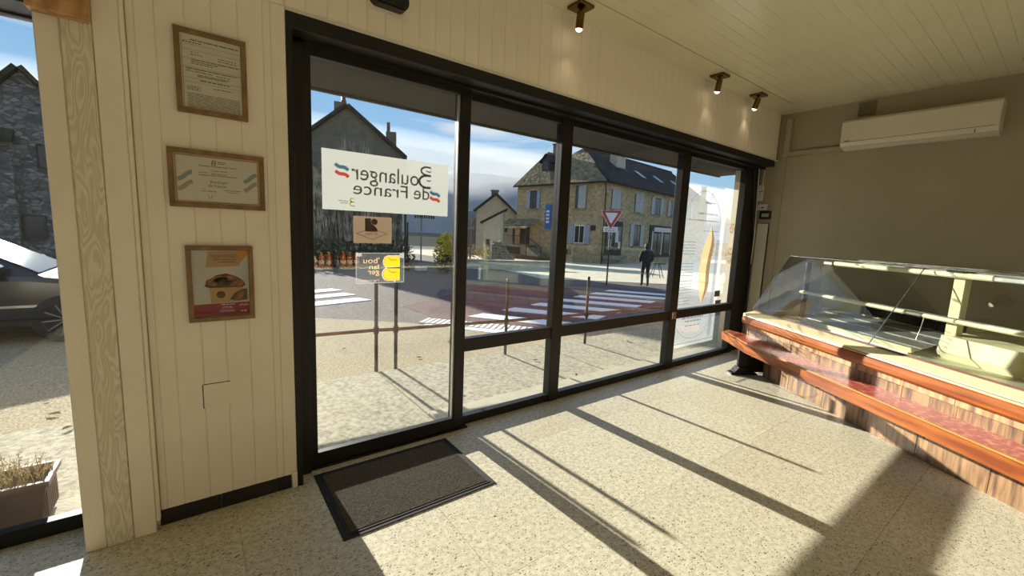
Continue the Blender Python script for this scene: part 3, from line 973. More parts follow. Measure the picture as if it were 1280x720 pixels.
# air conditioner
ac = thing('air_conditioner', 'white wall-mounted air conditioner above the display counter', 'air conditioner', (XR, 1.2, 2.58))
yA, yB = .60, 1.79
prof = [(XR - .001, 2.895), (XR - .19, 2.885), (XR - .215, 2.86), (XR - .215, 2.64), (XR - .19, 2.60), (XR - .06, 2.578), (XR - .001, 2.58)]
make('body', MB().prism(prof, 'y', yA, yB), 'ac_white', ac)
make('flap', MB().slab([(XR - .206, .75, 2.632), (XR - .206, 1.72, 2.632), (XR - .10, 1.72, 2.582), (XR - .10, .75, 2.582)], .006, (-.4, 0, -.9)), 'ac_white', ac)
make('seam', MB().box(XR - .2165, XR - .214, yA + .02, yB - .02, 2.644, 2.647).box(XR - .21, XR - .2, .745, .75, 2.60, 2.645), 'dark_gap', ac)
make('end_cap', MB().box(XR - .213, XR - .002, yA - .006, yA, 2.60, 2.88, .003), 'ac_white', ac)
make('badge', MB().box(XR - .2165, XR - .2145, 1.70, 1.75, 2.652, 2.66), 'grey_grille', ac)
tr = thing('pipe_trunking', 'cream trunking bent from the ceiling corner to the air conditioner', 'trunking', (XR, 2.4, 2.6))
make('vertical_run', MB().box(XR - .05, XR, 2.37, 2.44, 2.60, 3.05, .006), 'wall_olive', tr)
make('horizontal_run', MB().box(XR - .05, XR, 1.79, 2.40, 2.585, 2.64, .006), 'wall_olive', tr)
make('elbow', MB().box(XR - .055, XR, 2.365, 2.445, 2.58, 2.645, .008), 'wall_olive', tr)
vg = thing('vent_grille', 'small grey square vent grille under the ceiling', 'vent', (XR, 1.64, 2.97))
make('plate', MB().box(XR - .012, XR, 1.56, 1.72, 2.955, 3.10, .002), 'grey_grille', vg)
for k in range(6):
    make('slat', MB().box(XR - .018, XR - .011, 1.568, 1.712, 2.966 + k * .022, 2.974 + k * .022), 'grey_grille', vg)

# controls in the corner
tm = thing('thermostat', 'dark rimmed wall controller with grey display', 'controller', (XR, 2.56, 1.80))
make('case', MB().box(XR - .024, XR, 2.50, 2.64, 1.80, 1.905, .004), 'black_plastic', tm)
make('display', MB().box(XR - .0256, XR - .0238, 2.525, 2.615, 1.83, 1.875), 'lcd', tm)
b1 = thing('light_switch', 'small cream switch box above the wall controller', 'switch', (XR, 2.62, 1.93))
make('plate', MB().box(XR - .02, XR, 2.56, 2.68, 1.92, 2.0, .004), 'white_frame', b1)
make('button', MB().box(XR - .026, XR - .02, 2.60, 2.63, 1.945, 1.96, .002), 'black_plastic', b1)
b2 = thing('junction_box', 'narrow cream junction box with cable under the lintel', 'box', (XR, 2.66, 2.05))
make('box_body', MB().box(XR - .03, XR, 2.63, 2.69, 2.04, 2.16, .004).box(XR - .03, XR, 2.63, 2.69, 2.17, 2.25, .004), 'white_frame', b2)
make('cable_drop', MB().tube([(XR - .012, 2.65, 2.25), (XR - .012, 2.645, 2.44)], .007, 6), 'white_frame', b2)
cp = thing('wall_panel', 'pale flat board beside the glazing under the wall controller', 'panel', (XR, 2.58, .3))
make('board', MB().box(XR - .012, XR, 2.50, 2.66, .2, 1.74, .003), 'white_frame', cp)

# door mat
dm = thing('door_mat', 'dark ribbed door mat on the terrazzo before the sliding door', 'mat', (.95, 2.24, 0))
make('rubber_base', MB().box(.50, 1.38, 1.912, 2.56, 0, .005, .002), 'rubber', dm)
make('border', MB().box(.525, 1.355, 1.937, 1.95, .004, .0075).box(.525, 1.355, 2.522, 2.535, .004, .0075).box(.525, .54, 1.95, 2.522, .004, .0075).box(1.34, 1.355, 1.95, 2.522, .004, .0075), 'rubber', dm)
q = MB()
nr = 88
for k in range(nr):
    yy = 1.952 + k * (.568 / nr)
    q.prism([(yy, .005), (yy + .0015, .0098), (yy + .0042, .0098), (yy + .0055, .005)], 'x', .542, 1.338)
o = make('ribbed_pile', q, 'mat_rib', dm)
o['kind'] = 'stuff'

# ================================================================== display counter
cth = math.radians(32.5)
ctr = thing('display_counter', 'long refrigerated pastry display counter with sloping glass, wood trims and stone plinth', 'counter', (4.955, 1.822, 0), math.radians(57.5))
# local frame: x = -s (s runs towards the camera), y = o (outwards), z up
SE = 2.75
def cmk(name, mb, m, parent=ctr): return make(name, mb, m, parent, world=False)
def cbox(s0, s1, o0, o1, z0, z1, bev=0): return MB().box(-s1, -s0, o0, o1, z0, z1, bev)

cmk('carcass', cbox(-.12, SE, -.86, -.02, .0, .36).box(-SE, .50, -.92, -.03, .36, .60), 'black_plastic')
# plinth slabs
rr = random.Random(3)
s = -.16
while s < SE - .01:
    w = rr.uniform(.36, .5)
    e_ = min(SE, s + w)
    cmk('plinth_slab', cbox(s + .001, e_ - .001, -.022, .0, .0, .375, .0015), 'plinth')
    s = e_
s = -.5
while s < SE - .01:
    w = rr.uniform(.30, .42)
    e_ = min(SE, s + w)
    cmk('facing_tile', cbox(s + .001, e_ - .001, -.04, .004 + rr.uniform(0, .002), .47, .527, .0012), 'plinth2')
    cmk('facing_tile', cbox(s + .02, min(SE, e_ + .018), -.04, .003 + rr.uniform(0, .002), .385, .468, .0012), 'plinth')
    s = e_
cmk('end_facing', cbox(-.515, -.50, -.90, .0, .36, .66), 'plinth2')
# wooden trim under the cream ledge
tp = [(.0, .527), (.045, .529), (.062, .545), (.066, .575), (.062, .612), (.05, .622), (.0, .622)]
cmk('wood_trim', MB().prism(tp, 'x', -SE, .54), 'orange_wood')
cmk('wood_trim', cbox(-.545, -.515, -.90, .06, .53, .622, .01), 'orange_wood')
cmk('inlay_line', MB().prism([(.0, .622), (.054, .622), (.05, .634), (.0, .634)], 'x', -SE, .545), 'gold_line')
cmk('seal_line', MB().prism([(.0, .634), (.047, .634), (.046, .640), (.0, .640)], 'x', -SE, .545), 'brown_line')
cmk('cream_ledge', MB().prism([(-.12, .600), (.046, .640), (.046, .648), (-.085, .678), (-.12, .678)], 'x', -.955, .56), 'cream_metal')
cmk('cream_ledge', MB().prism([(-.12, .600), (.046, .640), (.046, .648), (-.085, .678), (-.12, .678)], 'x', -SE, -.96), 'cream_metal')
cmk('glass_seal', MB().prism([(-.083, .677), (-.075, .678), (-.083, .688), (-.092, .688)], 'x', -SE, .56), 'brown_line')
cmk('cream_end', cbox(-.56, -.545, -.93, -.12, .60, .69), 'cream_metal')
# interior deck, back, trays
cmk('deck', cbox(-.54, SE, -.92, -.10, .625, .645), 'deck')
cmk('deck_lip', MB().prism([(-.14, .645), (-.10, .645), (-.09, .675), (-.10, .675)], 'x', -SE, .54), 'cream_metal')
cmk('back_rail', cbox(-.55, SE, -.97, -.92, .36, .80), 'cream_metal')
cmk('back_upright_panel', cbox(-.55, SE, -.935, -.92, .76, .88), 'cream_metal')
gr_ = cmk('air_grille', cbox(.12, 1.08, -.80, -.78, .80, .885), 'black_plastic')
q = MB()
for k in range(48):
    q.box(-(.135 + k * .0196 + .008), -(.135 + k * .0196), -.782, -.772, .806, .879)
o = cmk('grille_slat', q, 'dark_gap', gr_); o['kind'] = 'stuff'
o.parent = gr_
# sloping stepped trays under the grille
for k in range(4):
    o0 = -.76 + k * .115
    z0 = .79 - k * .035
    cmk('sloping_tray', MB().prism([(o0, z0), (o0 + .10, z0 - .028), (o0 + .10, z0 - .040), (o0, z0 - .012)], 'x', -1.08, .30 - k * .06), 'alu')
cmk('tray_lip', MB().prism([(-.32, .66), (-.30, .66), (-.29, .70), (-.31, .70)], 'x', -1.12, .0), 'cream_metal')
# cream housing box on the deck
cmk('fan_housing', MB().prism([(-.92, .645), (-.50, .645), (-.48, .70), (-.50, .825), (-.92, .865)], 'x', -1.66, -1.15), 'cream_metal')
cmk('fan_housing', MB().prism([(-.92, .645), (-.62, .645), (-.62, .80), (-.92, .83)], 'x', -SE, -1.70), 'cream_metal')
# glass: sloping front panes, top, ends
def pane_slab(s0, s1):
    return MB().prism([(-.086, .686), (-.478, 1.342), (-.472, 1.345), (-.080, .689)], 'x', -s1, -s0)
cmk('front_glass', pane_slab(-.60, .955), 'case_glass')
cmk('front_glass', pane_slab(.963, SE), 'case_glass')
cmk('glass_joint', MB().prism([(-.084, .686), (-.476, 1.342), (-.471, 1.345), (-.079, .689)], 'x', -.962, -.956), 'black_plastic')
cmk('top_glass', cbox(-.58, SE, -.86, -.478, 1.345, 1.351), 'case_glass')
epoly = [(-.09, .688), (-.46, 1.315), (-.50, 1.343), (-.90, 1.343), (-.90, .688)]
cmk('end_glass', MB().prism(epoly, 'x', .575, .581), 'case_glass')
er = MB()
ep = [Vector((.581, a, b)) for a, b in ((-.09, .688), (-.28, 1.01), (-.44, 1.28), (-.475, 1.325), (-.52, 1.346), (-.70, 1.346), (-.90, 1.346))]
er.tube(ep, .004, 6)
cmk('end_glass_edge', er, 'black_plastic')
cmk('top_edge_front', MB().tube([(.58, -.478, 1.349), (-SE, -.478, 1.349)], .0035, 6), 'black_plastic')
cmk('top_edge_back', MB().tube([(.58, -.86, 1.349), (-SE, -.86, 1.349)], .005, 6), 'alu')
# lamp bars and glass shelf
cmk('lamp_bar', cbox(-.12, .0, -.56, -.50, 1.285, 1.325, .008), 'alu')
cmk('lamp_bar', cbox(.0, 1.42, -.555, -.505, 1.285, 1.33, .012), 'tube')
cmk('lamp_bar', cbox(1.42, SE, -.56, -.50, 1.285, 1.325, .008), 'alu')
cmk('top_strip', cbox(.28, 2.2, -.60, -.575, 1.325, 1.337, .002), 'alu')
cmk('shelf_lamp', cbox(-.40, .84, -.52, -.485, .932, .965, .012), 'tube')
cmk('shelf_lamp', cbox(.98, SE, -.52, -.485, .932, .965, .012), 'tube')
cmk('shelf_lamp_end', cbox(.84, .98, -.515, -.49, .936, .961, .01), 'alu')
cmk('shelf_glass', cbox(-.36, SE, -.86, -.50, .966, .972), 'case_glass')
cmk('shelf_edge', cbox(-.36, SE, -.508, -.502, .964, .974, .001), 'alu')
for s_ in (-.42, 1.13, 2.6):
    cmk('upright', cbox(s_, s_ + (.03 if s_ < 0 else .085), -.60, -.545, .645, 1.29, .004), 'black_plastic' if s_ < 0 else 'cream_metal')
    cmk('shelf_bracket', cbox(s_ + .02, s_ + .06, -.86, -.545, .945, .966, .003), 'black_plastic')
    cmk('top_bracket', cbox(s_ - .03, s_ + .10, -.86, -.50, 1.328, 1.343, .003), 'black_plastic')
cmk('light_cable', MB().tube([(-1.0, -.50, .95), (-1.02, -.46, .85), (-1.05, -.40, .76), (-1.12, -.42, .72)], .003, 6), 'alu')
# rail for bags: padded shelf with wooden edge
rp = [(-.02, .395), (.262, .385), (.262, .372), (-.02, .372)]
s_end = SE
rail_top = MB()
def plan(poly, z0, z1): return MB().prism([(-s, o) for s, o in poly], 'z', z0, z1)
cmk('rail_pad', plan([(SE, .0), (SE, .262), (-.06, .262), (-.66, .16), (-.74, .06), (-.60, .0)], .352, .392), 'red_leather')
ed = [(SE, .0), (-.055, .0), (-.70, -.109), (-.80, -.20)]
cmk('rail_inlay', plan([(SE, .263), (SE, .279), (-.062, .279), (-.68, .174), (-.76, .07), (-.745, .06), (-.665, .162), (-.06, .263)], .352, .391), 'gold_line')
cmk('rail_edge', plan([(SE, .28), (SE, .305), (-.066, .305), (-.70, .198), (-.79, .072), (-.765, .065), (-.683, .176), (-.062, .28)], .296, .386), 'orange_wood')
cmk('rail_underside', plan([(SE, .0), (SE, .28), (-.06, .28), (-.66, .18), (-.74, .07), (-.60, .0)], .30, .352), 'black_plastic')
for s_ in (-.1, .8, 1.7, 2.5):
    cmk('rail_bracket', cbox(s_, s_ + .03, .0, .2, .24, .305, .003), 'black_plastic')
# black end support under the rail
cmk('end_leg', cbox(-.27, -.23, .15, .25, .0, .31, .006), 'black_plastic')
cmk('end_foot', MB().prism([(.34, .0), (.02, .0), (.04, .022), (.14, .03), (.15, .085), (.25, .085), (.30, .03), (.34, .02)], 'x', .205, .295), 'black_plastic')
cmk('end_panel', cbox(-.265, -.245, -.30, .16, .02, .31, .003), 'black')
cmk('end_side', cbox(-.36, -.17, -.86, -.06, .02, .36), 'black_plastic')

# ================================================================== stickers on the door
YS = 2.668        # on the street side of the pane
def stick(name, label, x, z):
    return thing(name, label, 'sticker', (x, YS, z))
st = stick('boulanger_sticker', 'large white film sticker lettered Boulanger de France, mirrored from inside', 1.0, 1.58)
make('film', MB().box(.60, 1.415, YS - .0004, YS, 1.582, 1.928), 'sticker_white', st)
YT = YS - .0009
make('lettering', text_mb('oulanger', .765, 1.198, 1.738, 1.862, YT, 1), 'film_dark', st)
make('lettering', text_mb('de', 1.165, 1.276, 1.682, 1.768, YT, 1), 'film_dark', st)
make('lettering', text_mb('France', .776, 1.122, 1.682, 1.760, YT, 1), 'film_dark', st)
q = MB()
bx = 1.285
def arc(cx, cz, rx, rz, a0, a1, n=14): return [(cx + rx * math.cos(math.radians(a0 + (a1 - a0) * k / n)), cz + rz * math.sin(math.radians(a0 + (a1 - a0) * k / n))) for k in range(n + 1)]
top = [(bx, 1.895), (bx - .03, 1.897)] + arc(bx - .028, 1.871, .042, .026, 90, 265)
bot = [(bx, 1.842), (bx - .02, 1.842)] + arc(bx - .028, 1.802, .055, .040, 90, 262) + [(bx, 1.765)]
ribbon(q, top, [.012] * len(top), YT); ribbon(q, bot, [.015] * len(bot), YT)
ribbon(q, [(bx, 1.873), (bx - .012, 1.866), (bx - .035, 1.872)], .007, YT)
ribbon(q, [(bx, 1.815), (bx - .012, 1.806), (bx - .03, 1.812)], .007, YT)
make('initial_letter', q, 'film_dark', st)
def wave(x0, x1, z, m, amp=.012, drop=.03, w=.02):
    q = MB()
    pts = [(x0 + (x1 - x0) * k / 10, z - drop * k / 10 - amp * math.sin(2 * PI * k / 10) * .5) for k in range(11)]
    ribbon(q, pts, w, YT)
    make('wave', q, m, st)
wave(.674, .748, 1.848, 'film_blue'); wave(.676, .750, 1.808, 'film_red')
wave(1.282, 1.352, 1.742, 'film_blue'); wave(1.282, 1.352, 1.706, 'film_red')
q = MB(); ribbon(q, arc(.772, 1.645, .014, .011, 90, 265, 8), .006, YT); ribbon(q, arc(.772, 1.622, .016, .012, 90, 270, 8), .006, YT)
ribbon(q, [(.775, 1.656), (.783, 1.656)], .006, YT); ribbon(q, [(.773, 1.61), (.783, 1.61)], .006, YT); ribbon(q, [(.772, 1.634), (.783, 1.634)], .006, YT)
make('yellow_initial', q, 'film_yellow', st)
q = MB(); lines(q, .69, .745, 1.635, .004, YT + .0001, 2); lines(q, .70, .745, 1.623, .004, YT + .0001, 2)
make('small_print', q, 'film_grey', st)

st = stick('kraft_sticker', 'beige square sticker with a dark emblem in a diamond, under the large sticker', .9, 1.39)
make('film', MB().box(.775, 1.016, YS - .0004, YS, 1.388, 1.553), 'film_kraft', st)
q = flat_poly([(.846, 1.460), (.925, 1.460), (.921, 1.478), (.908, 1.495), (.886, 1.508), (.880, 1.525), (.884, 1.542), (.846, 1.542)], YT)
make('emblem', q, 'film_purple', st)
make('emblem_disc', flat_poly([(.904 + .021 * math.cos(2 * PI * k / 18), 1.522 + .019 * math.sin(2 * PI * k / 18)) for k in range(18)], YT), 'film_purple', st)
q = MB()
dm_ = [(.792, 1.447), (.89, 1.480), (.985, 1.449), (.89, 1.412), (.792, 1.447)]
for i in range(4): ribbon(q, [dm_[i], dm_[i + 1]], .003, YT)
make('diamond', q, 'film_purple', st)
make('lettering', text_mb('ARTISAN', .85, .93, 1.440, 1.452, YT, 1), 'film_purple', st)

st = stick('yellow_letter_sticker', "clear sticker with a yellow double-loaf B and gold letters 'bou lan ger, mirrored", .95, 1.13)
make('film', MB().box(.788, 1.102, YS - .0004, YS, 1.133, 1.328), 'film_clear', st)
q = MB()
for a in ((.788, 1.102, 1.324, 1.328), (.788, 1.102, 1.133, 1.139)): q.box(a[0], a[1], YS - .0006, YS - .0004, a[2], a[3])
for a in ((.788, .792), (1.098, 1.102)): q.box(a[0], a[1], YS - .0006, YS - .0004, 1.139, 1.324)
make('film_border', q, 'film_edge', st)
make('tape_corner', MB().box(.79, .825, YS - .0007, YS - .0005, 1.305, 1.327), 'film_edge', st)
make('tape_corner', MB().box(1.07, 1.10, YS - .0007, YS - .0005, 1.295, 1.327), 'film_edge', st)
def loaf(z0, z1, x0, x1, m, y):
    r = (z1 - z0) / 2
    pts = [(x1, z0), (x1, z1)] + arc(x0 + r * .9, (z0 + z1) / 2, r * .9, r, 90, 270, 14)
    make('loaf', flat_poly(pts, y), m, st)
def loaf_line(z0, z1, x0, x1, y):
    r = (z1 - z0) / 2
    q = MB()
    ribbon(q, [(x1, z1)] + arc(x0 + r * .9, (z0 + z1) / 2, r * .9, r, 90, 270, 14) + [(x1, z0)], .008, y)
    make('loaf_outline', q, 'film_gold', st)
loaf_line(1.231, 1.308, .962, 1.072, YT); loaf_line(1.150, 1.230, .955, 1.072, YT)
loaf(1.236, 1.303, .968, 1.072, 'film_yellow', YT - .0003); loaf(1.156, 1.225, .962, 1.072, 'film_yellow', YT - .0003)
q = MB()
for zc in (1.28, 1.20): ribbon(q, [(.995, zc + .018), (1.008, zc + .004), (1.028, zc), (1.05, zc + .004)], .005, YT - .0006)
make('loaf_cut', q, 'film_gold', st)
make('lettering', text_mb("'bou", .835, .935, 1.262, 1.298, YT, 1), 'film_gold', st)
make('lettering', text_mb('lan', .872, .932, 1.224, 1.254, YT, 1), 'film_gold', st)
make('lettering', text_mb('ger', .862, .936, 1.180, 1.215, YT, 1), 'film_gold', st)
make('lettering', text_mb("C'est un métier", .815, .935, 1.148, 1.159, YT, 1), 'film_gold', st)

# ================================================================== bread poster on the last pane
YB = 2.80
ps = thing('bread_poster', 'tall translucent poster of a baguette outside the last pane', 'poster', (5.15, YB, .16))
make('sheet', MB().box(4.50, 5.50, YB, YB + .002, .17, 2.13), 'poster_white', ps)
make('cream_sheet', MB().box(5.40, 5.86, YB - .003, YB - .001, .60, 2.16), 'poster_cream', ps)
make('dark_strip', MB().box(5.34, 5.42, YB - .0015, YB - .0005, .25, 1.50), 'film_strip', ps)
make('bright_strip', MB().box(4.86, 4.98, YB - .001, YB - .0004, 1.55, 2.128), 'sticker_white', ps)
YQ = YB - .0042
bag = []
for k in range(13):
    f = k / 12.0
    z = 1.68 - f * .98
    w = .125 * math.sin(min(1, f * 3.2) * PI / 2) * (1 if f < .72 else math.cos((f - .72) / .28 * PI / 2) * .98 + .02)
    bag.append((5.175 - .085 * f + .02 * math.sin(f * 9), z, w))
make('baguette_print', flat_poly([(c - w, z) for c, z, w in bag] + [(c + w, z) for c, z, w in bag[::-1]], YQ), 'film_crust', ps)
make('baguette_edge', flat_poly([(c + w * .3, z) for c, z, w in bag] + [(c + w * .95, z) for c, z, w in bag[::-1]], YQ - .0006), 'film_crust_dark', ps)
q = MB()
for k in range(7):
    c, z, w = bag[2 + k]
    ribbon(q, [(c - w * .6, z + .03), (c - w * .1, z), (c + w * .35, z - .055)], [.004, .02, .004], YQ - .001)
make('baguette_cut', q, 'poster_cream', ps)
rr = random.Random(5)
for cx, cz, sz, n in ((5.70, 1.66, .07, 60), (5.72, 1.30, .13, 150)):
    q = MB()
    for k in range(n):
        a = rr.uniform(0, 2 * PI); r = sz * math.sqrt(rr.random())
        x, z = cx + r * math.cos(a), cz + r * math.sin(a) * .9
        b = rr.uniform(0, PI); l = .016
        ribbon(q, [(x - l * math.cos(b), z - l * math.sin(b)), (x, z), (x + l * math.cos(b), z + l * math.sin(b))], [.001, .010, .001], YQ - rr.uniform(0, .0006))
    make('wheat_print', q, 'film_wheat', ps)
q = MB()
for cz0, cz1 in ((1.28, 1.46), (1.05, 1.2), (.83, .99), (.70, .78)):
    z = cz1
    while z > cz0:
        lines(q, 4.60, 4.86, z, .008, YB - .0004, 5, rr); z -= .036
lines(q, 4.85, 5.32, 1.80, .020, YB - .0014, 14, rr); lines(q, 4.66, 5.36, 1.72, .016, YB - .0014, 18, rr); lines(q, 4.98, 5.22, 1.94, .012, YB - .0014, 3, rr)
lines(q, 5.0, 5.36, 1.60, .009, YB - .0014, 3, rr)
lines(q, 4.72, 5.20, .52, .02, YB - .0004, 5, rr); lines(q, 4.78, 5.15, .475, .02, YB - .0004, 5, rr); lines(q, 4.80, 5.12, .42, .016, YB - .0004, 5, rr)
make('text_lines', q, 'film_grey', ps)
make('lettering', text_mb('0', 5.10, 5.16, 2.00, 2.07, YB - .0012, 1), 'film_grey', ps)
make('lettering', text_mb('O', 5.11, 5.17, 1.50, 1.56, YB - .0012, 1), 'film_grey', ps)
q = MB()
ribbon(q, arc(4.98, 1.55, .44, .53, 15, 165, 26), .012, YB - .0009)
ribbon(q, arc(4.98, .62, .44, .36, 195, 345, 26), .012, YB - .0009)
ribbon(q, arc(4.98, .62, .40, .32, 195, 345, 26), .005, YB - .0009)
for sx in (-1, 1):
    for cz in (.32, 1.95):
        ribbon(q, [(4.98 + sx * (.34 + .05 * (1 - k / 22) * math.cos(k * .5)), cz + .07 * (1 - k / 22) * math.sin(k * .5)) for k in range(22)], .006, YB - .0009)
        ribbon(q, [(4.98 + sx * (.42 + .04 * (1 - k / 22) * math.cos(-k * .5 + 2)), cz + .10 + .05 * (1 - k / 22) * math.sin(-k * .5 + 2)) for k in range(22)], .006, YB - .0009)
q.box(4.52, 5.48, YB - .001, YB - .0005, .21, .218)
make('scroll_print', q, 'film_grey', ps)
make('seal_print', flat_poly([(5.60 + .075 * math.cos(2 * PI * k / 20), 1.0 + .085 * math.sin(2 * PI * k / 20)) for k in range(20)], YQ - .0004), 'sticker_white', ps)
q = MB(); ribbon(q, arc(5.60, 1.0, .075, .085, 0, 360, 24), .012, YQ - .0008); ribbon(q, [(5.55, 1.97), (5.545, 1.55), (5.54, 1.1)], .008, YQ - .0008)
make('seal_ring', q, 'film_strip', ps)
make('photo_print', MB().box(5.42, 5.56, YQ - .0004, YQ, .76, .84).box(5.46, 5.60, YQ - .0004, YQ, .66, .71), 'film_dark', ps)

# ================================================================== counter and bottles behind the camera (mirrored in the door glass)
bc = thing('back_counter', 'brown service counter behind the camera, seen mirrored in the door', 'counter', (2.2, -1.75, 0))
make('cabinet', MB().box(.6, 4.4, -2.05, -1.55, .0, .80), 'back_wood', bc)
make('worktop', MB().box(.55, 4.45, -2.10, -1.48, .80, .84, .006), 'cream_metal', bc)
ORD = ('first', 'second', 'third', 'fourth', 'fifth', 'sixth', 'seventh', 'eighth', 'ninth')
proto = {}
for k in range(9):
    loc = (1.22 + .105 * k, -1.6 - .02 * (k % 2), .84)
    kind = 'jar' if k < 3 else 'bottle'
    lab = ('squat cream jar, %s from the left in the row on the back counter' if k < 3 else 'orange juice bottle, %s from the left in the row on the back counter') % ORD[k]
    if kind in proto:
        copy_thing(proto[kind], loc, k * .7, lab)
        continue
    h_ = .7 if k < 3 else 1.0
    t = thing('cream_jar' if k < 3 else 'juice_bottle', lab, kind, loc, 0, 'cream jars on the back counter' if k < 3 else 'juice bottles on the back counter')
    make('body', MB().lathe([(0, 0), (.042, 0), (.045, .01), (.045, .13 * h_), (.036, .165 * h_), (.022, .195 * h_), (.022, .215 * h_)], n=14), 'juice_cap' if k < 3 else 'juice', t, False)
    make('paper_label', MB().lathe([(.0455, .04 * h_), (.0455, .10 * h_)], n=14), 'juice' if k < 3 else 'juice_cap', t, False)
    make('cap', MB().lathe([(.023, .21 * h_), (.024, .235 * h_), (0, .235 * h_)], n=12), 'juice_cap', t, False)
    proto[kind] = t

# ================================================================== street
def gz(x, y): return -.1 - .028 * ((x - 2) * .5 + (y - 4.4) * .87)
GN = Vector((.028 * .5, .028 * .87, 1)).normalized()

road = struct('road', MB().add([(-40, 4.3, gz(-40, 4.3) - .02), (70, 4.3, gz(70, 4.3) - .02), (70, 90, gz(70, 90) - .02), (-40, 90, gz(-40, 90) - .02)], [(0, 1, 2, 3)]), 'asphalt')
def patch(name, pts, m, dz, parent=road):
    q = MB()
    n = len(pts)
    top_ = [(x, y, gz(x, y) - .02 + dz) for x, y in pts]
    bot_ = [(x, y, gz(x, y) - .02) for x, y in pts]
    q.add(top_ + bot_, [list(range(n))] + [(i, (i + 1) % n, (i + 1) % n + n, i + n) for i in range(n)])
    return make(name, q, m, parent)
patch('gravel_strip', [(-12, 4.32), (12, 4.32), (8.5, 4.8), (4.3, 5.35), (3.0, 6.9), (1.5, 8.2), (-1.0, 9.0), (-12, 9.0)], 'gravel', .012)
patch('red_surface', [(4.9, 5.6), (9.5, 4.5), (13.5, 6.6), (12.2, 11.0), (9.0, 12.8), (3.6, 8.8), (3.6, 7.0)], 'redroad', .006)
patch('plaza_paving', [(12.0, 14.0), (15.9, 10.3), (14.6, 6.5), (70, 6.5), (70, 60), (20.0, 60), (17.0, 30)], 'plaza', .02)
# zebra crossing
for k in range(-1, 7):
    a = Vector((10.05 - 1.115 * k, 9.07 - .385 * k)); b = Vector((11.21 - 1.125 * k, 7.25 - .365 * k))
    w = Vector((.94, .34)) * .25
    patch('crossing_stripe', [tuple(a - w), tuple(b - w), tuple(b + w), tuple(a + w)], 'roadwhite', .018)
for k in range(3):
    a = Vector((-.6 + .25 * k, 8.85 + 1.0 * k)); b = Vector((3.2 - .05 * k, 10.15 + 1.05 * k))
    w = Vector((-.34, .94)) * .25
    patch('crossing_stripe', [tuple(a - w), tuple(b - w), tuple(b + w), tuple(a + w)], 'roadwhite', .018)
# ribbed tactile strip
tac = thing('tactile_strip', 'ribbed white tactile strip beside the near end of the zebra crossing', 'tactile strip', (3.9, 6.2, gz(3.9, 6.2)), math.atan2(5.52 - 6.95, 4.5 - 3.25))
make('base', MB().box(-1.0, 1.0, -.20, .20, -.015, .006), 'plaza', tac, False)
src = None
for k in range(20):
    if src is None:
        src = make('rib', MB().box(-.025, .025, -.19, .19, .004, .014), 'roadwhite', tac, False); src.location = (-.95, 0, 0)
    else:
        clone(src, tac, (-.95 + .1 * k, 0, 0))

# pavement slabs in front of the shop
pav = struct('pavement', MB().box(-14, 14, 2.79, 4.34, -.45, -.075), 'kerb')
px_ = [-9.0, -6.4, -3.9, -1.5, .2, 1.5, 3.75, 5.6, 7.5, 9.4, 12]
for i in range(len(px_) - 1):
    make('paving_slab', MB().box(px_[i] + .006, px_[i + 1] - .006, 2.80 if .1 < px_[i] < 1.4 else 3.10, 4.33, -.2, -.05 - .004 * (i % 2), .006), 'concrete', pav)
tx = [-6, -3.2, -1.2, .2, 1.5, 3.4, 5.2, 7.2]
for i in (0, 1, 2, 4, 5, 6):
    make('threshold_stone', MB().box(tx[i] + .003, tx[i + 1] - .003, 2.80, 3.094, -.2, -.028, .008), 'kerb', pav)

# pedestrian railing
rl = thing('street_railing', 'rust brown pedestrian railing along the pavement edge', 'railing', (2.5, 4.2, -.1))
posts = [(.30, 4.55), (1.52, 4.43), (1.72, 4.38), (3.09, 4.20), (4.40, 4.07), (6.2, 3.95), (8.2, 3.9)]
for x, y in posts:
    make('post', MB().tube([(x, y, -.12), (x, y, .90)], .019, 10).lathe([(0, .92), (.014, .918), (.022, .90)], (x, y, 0), 10), 'post_grey', rl)
    make('collar', MB().tube([(x, y, .345), (x, y, .415)], .028, 10), 'post_grey', rl)
for i in range(len(posts) - 1):
    a, b = posts[i], posts[i + 1]
    make('rail', MB().tube([(a[0], a[1], .38), (b[0], b[1], .38)], .019, 8), 'rust_rail', rl)

# fallen leaves
lf0 = None
rr = random.Random(11)
lp = [(2.17, 4.75, 'on the asphalt just beyond the two close posts'), (3.25, 3.8, 'on the paving between the second and third railing posts'), (5.07, 3.82, 'on the paving near the poster pane'),
      (1.95, 3.35, 'on the paving beside a post shadow'), (3.32, 3.15, 'on the edge of the paving by the middle pane'), (1.5, 5.6, 'on the gravelly asphalt at the left of the door'), (2.9, 5.3, 'on the asphalt right of the close posts'),
      (-1.06, 5.0, 'on the gravel in the shadow beside the car'), (-.95, 4.6, 'on the sunlit gravel outside the side window'), (-.8, 4.2, 'at the pavement edge outside the side window'), (-.72, 3.25, 'on the paving right of the plant trough')]
for x, y, where in lp:
    z = (-.046 if y > 3.1 else -.024) if y < 4.33 else gz(x, y)
    if lf0 is None:
        q = MB()
        q.add([(-.06, 0, .004), (-.02, -.035, .018), (.03, -.03, .02), (.07, 0, .008), (.03, .032, .022), (-.02, .034, .016), (0, 0, .004)], [(0, 1, 6), (1, 2, 6), (2, 3, 6), (3, 4, 6), (4, 5, 6), (5, 0, 6)])
        lf0 = make('fallen_leaf', q, 'dry_leaf')
        c = tag(lf0, None, 'leaf', 'fallen leaves outside')
    else:
        c = lf0.copy(); COL.objects.link(c)
    c['label'] = 'dry brown leaf ' + where
    c.location = (x, y, z); c.rotation_euler = (0, 0, rr.uniform(0, 6)); s_ = rr.uniform(.4, .75); c.scale = (s_, s_, s_)

